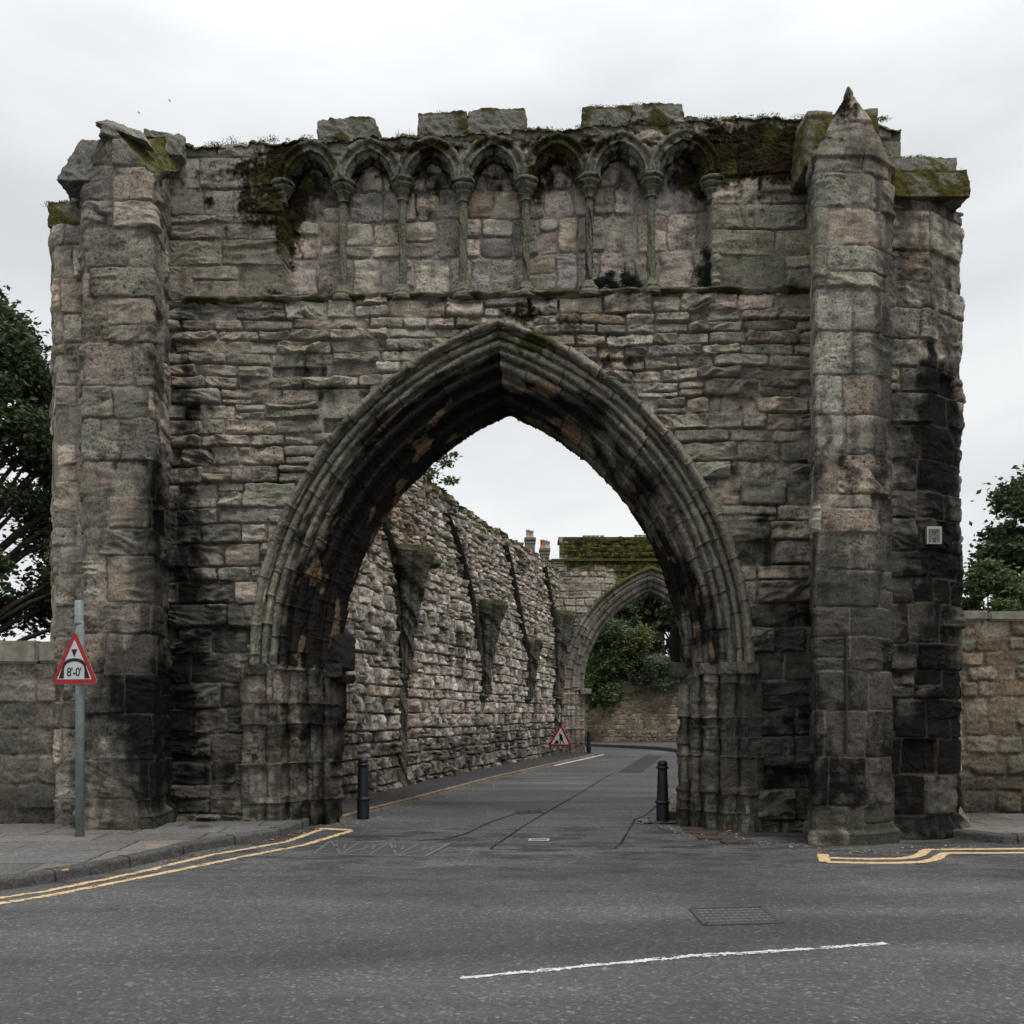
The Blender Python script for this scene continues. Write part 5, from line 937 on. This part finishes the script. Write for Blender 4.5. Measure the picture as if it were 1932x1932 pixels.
def cl_rand(x0, x1, y0, y1, z0, z1, r, n, seed): rs = random.Random(seed); return [((rs.uniform(x0, x1), rs.uniform(y0, y1), rs.uniform(z0, z1)), (r * rs.uniform(.7, 1.2), r * rs.uniform(.7, 1.2), r * rs.uniform(.6, 1))) for _ in range(n)]
bush('overhanging_shrub', cl_rand(4.3, 5.4, 48.6, 50.6, 2.6, 7.0, .8, 22, 1), 16000, .22, GM[:2] + GD[2:3], 821, 'dark green shrub hanging over the boundary wall at left', stem=(4.8, 51.6, 0))
bush('overhanging_shrub', cl_rand(5.6, 7.3, 48.9, 50.8, 4.3, 6.2, .6, 16, 2), 14000, .17, GY, 823, 'yellow flecked shrub leaning over the middle of the boundary wall', stem=(6.4, 51.6, 0))
bush('creeper', cl_rand(7.0, 9.3, 49.0, 50.0, 3.2, 4.6, .45, 20, 3), 14000, .13, GS, 825, 'grey green creeper draped over the right end of the boundary wall', 'creeper', stem=(8.4, 51.4, 0))
bw = pwat(23.0); bush('sapling', [((bw[0] - .25, 23.2, 7.9), (.35, .3, .25)), ((bw[0] - .05, 23.3, 8.35), (.3, .25, .2)), ((bw[0] + .25, 23.4, 8.2), (.22, .2, .14)), ((bw[0] + .42, 23.5, 8.45), (.16, .15, .1)), ((bw[0] - .5, 23.0, 8.2), (.3, .3, .25)), ((bw[0] + .35, 23.4, 7.75), (.2, .2, .12))], 900, .11, GM[:3], 827, 'small leafy sapling growing from the top of the passage wall', 'sapling', stem=(bw[0] - .5, 23.2, 7.4))
# plants rooted in the blind arcade
def niche_plant(name, px0, px1, py0, py1, label, seed, n):
    cl = []; rs = random.Random(seed)
    for _ in range(16):
        f = rs.random(); x = px0 + (px1 - px0) * f; y = py1 - (py1 - py0) * rs.random() * (1 - abs(f - .5) * 1.3); u, v = uv(x, y, -.05); p = W(np.array(u), np.array(v), -.05 - .08 * rs.random()); cl.append((tuple(p), (.07, .06, .05)))
    u, v = uv((px0 + px1) / 2, py1, -.1); p = W(np.array(u), np.array(v), -.15); return bush(name, cl, n, .035, [(.018, .032, .024), (.024, .042, .030), (.03, .05, .03)], seed, label, 'plant', tuple(p), .22)
niche_plant('wall_plant', 1122, 1218, 503, 550, 'bushy dark green plant on the sill of the sixth blind arch', 831, 9000)
niche_plant('wall_plant', 1318, 1345, 462, 540, 'narrow dark plant climbing at the right end of the blind arcade', 833, 3500)
def moss_growth():
    rs = random.Random(5); cl = []
    for i in range(230):
        px = rs.uniform(350, 1540); u = uv(px, 250)[0]; 
        if pn(np.array(u * 1.3), np.array(0.0), 9) < -.12 and px < 1000: continue
        p = W(np.array(u), np.array(float(top_v(np.array([u]))[0]) + .005), -rs.uniform(-.03, .3)); r = rs.uniform(.03, .09); cl.append((tuple(p), (r * 2.0, r, r * .16)))
    for i in range(60):
        px = rs.choice([rs.uniform(1360, 1535), rs.uniform(430, 550), rs.uniform(900, 1100)]); u, v = uv(px, rs.uniform(255, 320), .02); p = W(np.array(u), np.array(v), .015); r = rs.uniform(.03, .08); cl.append((tuple(p), (r * 1.4, .018, r)))
    for (x0, x1, y, d, n) in [(1690, 1822, 328, 12.5, 40), (1690, 1760, 297, 12.5, 14), (1526, 1560, 222, 12.5, 14), (1655, 1668, 222, 12.5, 6), (92, 150, 384, 13.0, 24), (800, 875, 214, 13.3, 10), (1105, 1190, 204, 13.3, 16), (1195, 1285, 199, 13.3, 12), (240, 320, 290, 13.0, 16)]:
        for i in range(n): p = atd(rs.uniform(x0, x1), y + rs.uniform(-2, 5), d + rs.uniform(-.1, .25)); r = rs.uniform(.03, .08); cl.append((tuple(p), (r * 1.6, r, r * .18)))
    leaves('moss', cl, 30000, .019, [(.05, .055, .018), (.075, .08, .022), (.035, .028, .014), (.11, .115, .03)], 835, gate, aspect=.6)
moss_growth()
def tuft(px, py, w, seed, label, hgt=.1, n=60, at=None, col=GM):
    rs = np.random.RandomState(seed); u, v = uv(px, py, -.1); p = at if at is not None else W(np.array(u), np.array(v), -.12); co = []; q = []; cc = []
    for i in range(n):
        a = rs.rand() * 6.28; l = hgt * (.5 + rs.rand()); b = p + np.array([rs.uniform(-w, w), rs.uniform(-.05, .05), 0]); d = np.array([math.cos(a) * .5, math.sin(a) * .5, 1.0]); d = d / np.linalg.norm(d) * l; s_ = np.array([math.sin(a), -math.cos(a), 0]) * .004
        k0 = len(co); co += [b - s_, b + s_, b + d]; q.append((k0, k0 + 1, k0 + 2)); cc += [col[i % len(col)]] * 3
    o = link(mesh_from_arrays('grass_tuft', np.array(co), np.array(q), np.array(cc), False), 'grass_tuft', LEAF); return tag(o, label, 'grass')
tuft(765, 258, .14, 1, 'small grass tuft on the wall head between the first two parapet blocks', .09)
gpt = G(250, 1566, KZ); tuft(0, 0, .08, 2, 'small weed at the foot of the left buttress', .07, 50, np.array([gpt[0], gpt[1] - .05, KZ]))
p2 = np.array([pwat(23.6)[0] + .25, 23.6, LZ]); tuft(0, 0, .12, 3, 'green weed at the foot of the passage wall', .16, 70, p2)
# fallen leaves: each a curled blade
def leaf_at(p, s, seed, label, col):
    rs = np.random.RandomState(seed); a = rs.rand() * 6.28; pts = [(-.5, 0), (-.25, .22), (.05, .30), (.25, .16), (.5, 0), (.25, -.18), (.0, -.30), (-.3, -.2)]; R = np.array([[math.cos(a), -math.sin(a)], [math.sin(a), math.cos(a)]]); bm = bmesh.new()
    vs = [bm.verts.new((*(np.array(p[:2]) + R @ np.array(q) * s), p[2] + .008 + s * .35 * abs(q[1]) + rs.rand() * s * .12)) for q in pts]; c = bm.verts.new((p[0], p[1], p[2] + .004)); [bm.faces.new((c, vs[i], vs[(i + 1) % 8])) for i in range(8)]
    o = bm_obj('fallen_leaf', bm, col); return tag(o, label, 'leaf', 'fallen leaves')
LO = plain('leaf_orange', (.40, .16, .055), .8, .2, .3, 40); LB = plain('leaf_brown', (.16, .08, .04), .8, .2, .3, 40)
leaf_at(G(120, 1645, KZ), .15, 1, 'single orange leaf lying on the left pavement', LO)
leaf_at(G(1000, 1531), .12, 2, 'orange leaf beside the small dark patch in the lane', LO)
for i, (x, y) in enumerate([(1373, 1566), (1378, 1570), (1370, 1572)]): leaf_at(G(x, y), .10, 3 + i, 'orange leaf in the little heap below the right jamb', LO)
rs_ = random.Random(9)
for i in range(26):
    f = rs_.random(); x = 500 + 100 * f; y = 1588 - 24 * f + rs_.uniform(-1, 3); leaf_at(G(x, y), .05 + .04 * rs_.random(), 20 + i, 'small brown leaf in the gutter beside the yellow lines', LB if i % 3 else LO)
for i, (x, y) in enumerate([(1270, 1540), (1264, 1520), (1272, 1502), (1268, 1530)]): leaf_at(np.array([*G(x, y)[:2], .035]), .11, 60 + i, 'orange leaf on the stone setts by the right bollard', LO)
def grit():
    rs = np.random.RandomState(77); co = []; q = []; cc = []; base = np.array([(1, 0, 0), (-.6, .8, 0), (-.6, -.8, 0), (.1, .1, 1.0)]); lines = [((1290, 1568), (1420, 1590), 9), ((1420, 1588), (1540, 1600), 7), ((1540, 1606), (1700, 1612), 5), ((1700, 1602), (1840, 1598), 4), ((600, 1556), (690, 1552), 6), ((300, 1628), (600, 1566), 3), ((700, 1546), (1040, 1452), 3), ((1200, 1550), (1290, 1570), 8)]
    for (a, b, sp) in lines:
        for i in range(130):
            f = rs.rand(); p = G(a[0] + (b[0] - a[0]) * f, a[1] + (b[1] - a[1]) * f + rs.normal() * sp * .5); s_ = .008 + .02 * rs.rand() ** 3; th = rs.rand() * 6.28; Rm = np.array([[math.cos(th), -math.sin(th), 0], [math.sin(th), math.cos(th), 0], [0, 0, .6]]); k0 = len(co)
            for v in base: co.append(p + np.array([0, 0, .006]) + (Rm @ v) * s_)
            q += [(k0, k0 + 1, k0 + 3), (k0 + 1, k0 + 2, k0 + 3), (k0 + 2, k0, k0 + 3)]; t_ = [(.20, .18, .15), (.10, .09, .08), (.30, .28, .25), (.14, .07, .035)][rs.randint(4)]; cc += [t_] * 4
    o = link(mesh_from_arrays('grit', np.array(co), np.array(q), np.array(cc), False), 'grit', STONE); tag(o, 'loose grit and leaf crumbs gathered at the foot of the piers and kerbs', 'grit', kind='stuff')
grit()
# ================================================================== HOUSES FAR BEHIND
HW = plain('house_wall', (.26, .235, .2), .9, .1, .25, 2, .3); SLATE = plain('slate', (.07, .075, .085), .7, .3, .2, 4, .3); TERR = plain('terracotta', (.42, .17, .09), .8, .2, .2, 8); BUFF = plain('buff_pot', (.36, .30, .24), .8, .2, .2, 8); CHS = plain('chimney_stone', (.17, .155, .135), .9, .1, .35, 2.5, .5)
def house(x0, x1, y, eave, ridge_, label, stacks):
    t = thing('house', ((x0 + x1) / 2, y, 0), label, 'house'); bm = bmesh.new(); add_box(bm, ((x0 + x1) / 2, y, eave / 2), (x1 - x0, 7, eave)); bm_obj('wall', bm, HW, t)
    bm = bmesh.new(); v = [bm.verts.new(c) for c in [(x0 - .2, y - 3.7, eave), (x1 + .2, y - 3.7, eave), (x1 + .2, y + 3.7, eave), (x0 - .2, y + 3.7, eave), (x0 - .2, y, ridge_), (x1 + .2, y, ridge_)]]
    for f in [(0, 1, 5, 4), (2, 3, 4, 5), (1, 2, 5), (3, 0, 4), (3, 2, 1, 0)]: bm.faces.new([v[i] for i in f])
    bm_obj('roof', bm, SLATE, t)
    for (px0, px1, ptop, pots) in stacks:
        a = atd(px0, ptop, y); b = atd(px1, ptop, y); bm = bmesh.new(); xc = (a[0] + b[0]) / 2; w = b[0] - a[0]; zt_ = a[2]
        add_box(bm, (xc, y, (ridge_ - 1.5 + zt_) / 2), (w * .82, .8, zt_ - ridge_ + 1.5)); add_box(bm, (xc, y, zt_ - .10), (w, 1.0, .2)); add_box(bm, (xc, y, zt_ - .38), (w * .92, .9, .10)); bmesh.ops.bevel(bm, geom=bm.edges[:], offset=.025, segments=1, affect='EDGES'); ch = bm_obj('chimney', bm, CHS, t)
        for (pp, ph, mt) in pots:
            q = atd(pp, ptop, y); hh = ph * y / FPX; bm = bmesh.new(); add_lathe(bm, (q[0], y, zt_ - .02), [(.17, 0), (.17, .08), (.14, .12), (.12, hh * .8), (.15, hh * .84), (.15, hh)], 14); po = bm_obj('chimney_pot', bm, mt, t, True); po.parent = ch; po.matrix_parent_inverse = Matrix.Translation(-Vector(t.location)) if False else Matrix.Identity(4)
house(-3, 3.4, 62, 8.6, 11.2, 'stone house with two chimney stacks showing beyond the passage wall', [(989, 1011, 1016, [(996, 17, BUFF), (1003, 15, BUFF)]), (1017, 1038, 1036, [(1023, 18, TERR), (1030, 17, BUFF), (1034, 15, BUFF)])])
house(3.8, 10, 62.5, 9.2, 11.9, 'stone house hidden behind the rear archway with only chimney pots showing', [(1098, 1143, 1018, [(x, 8, BUFF) for x in (1103, 1111, 1119, 1127, 1136)]), (1194, 1222, 1018, [(x, 9, BUFF) for x in (1200, 1208, 1216)])])
# birds, far off over the street
BRD = plain('bird_dark', (.03, .03, .03), .8, .1)
for i, (px, py, lb) in enumerate([(320, 190, 'higher of the two tiny birds in the sky above the left buttress'), (262, 213, 'lower of the two tiny birds in the sky above the left buttress')]):
    p = atd(px, py, 85); t = thing('bird', tuple(p), lb, 'bird', 'birds in the sky'); bm = bmesh.new(); add_tube(bm, [p + np.array([-.12, 0, 0]), p + np.array([-.04, 0, .01]), p + np.array([.05, 0, .0]), p + np.array([.13, 0, .01])], [.006, .028, .03, .005], 8); bm_obj('body', bm, BRD, t)
    for sg in (-1, 1):
        bm = bmesh.new(); v = [bm.verts.new(p + np.array(q)) for q in [(-.02, sg * .02, .01), (.05, sg * .02, .01), (.02, sg * .16, .05), (-.03, sg * .15, .05), (-.08, sg * .30, .02)]]; bm.faces.new((v[0], v[1], v[2], v[3])); bm.faces.new((v[3], v[2], v[4])); bm_obj('wing', bm, BRD, t)
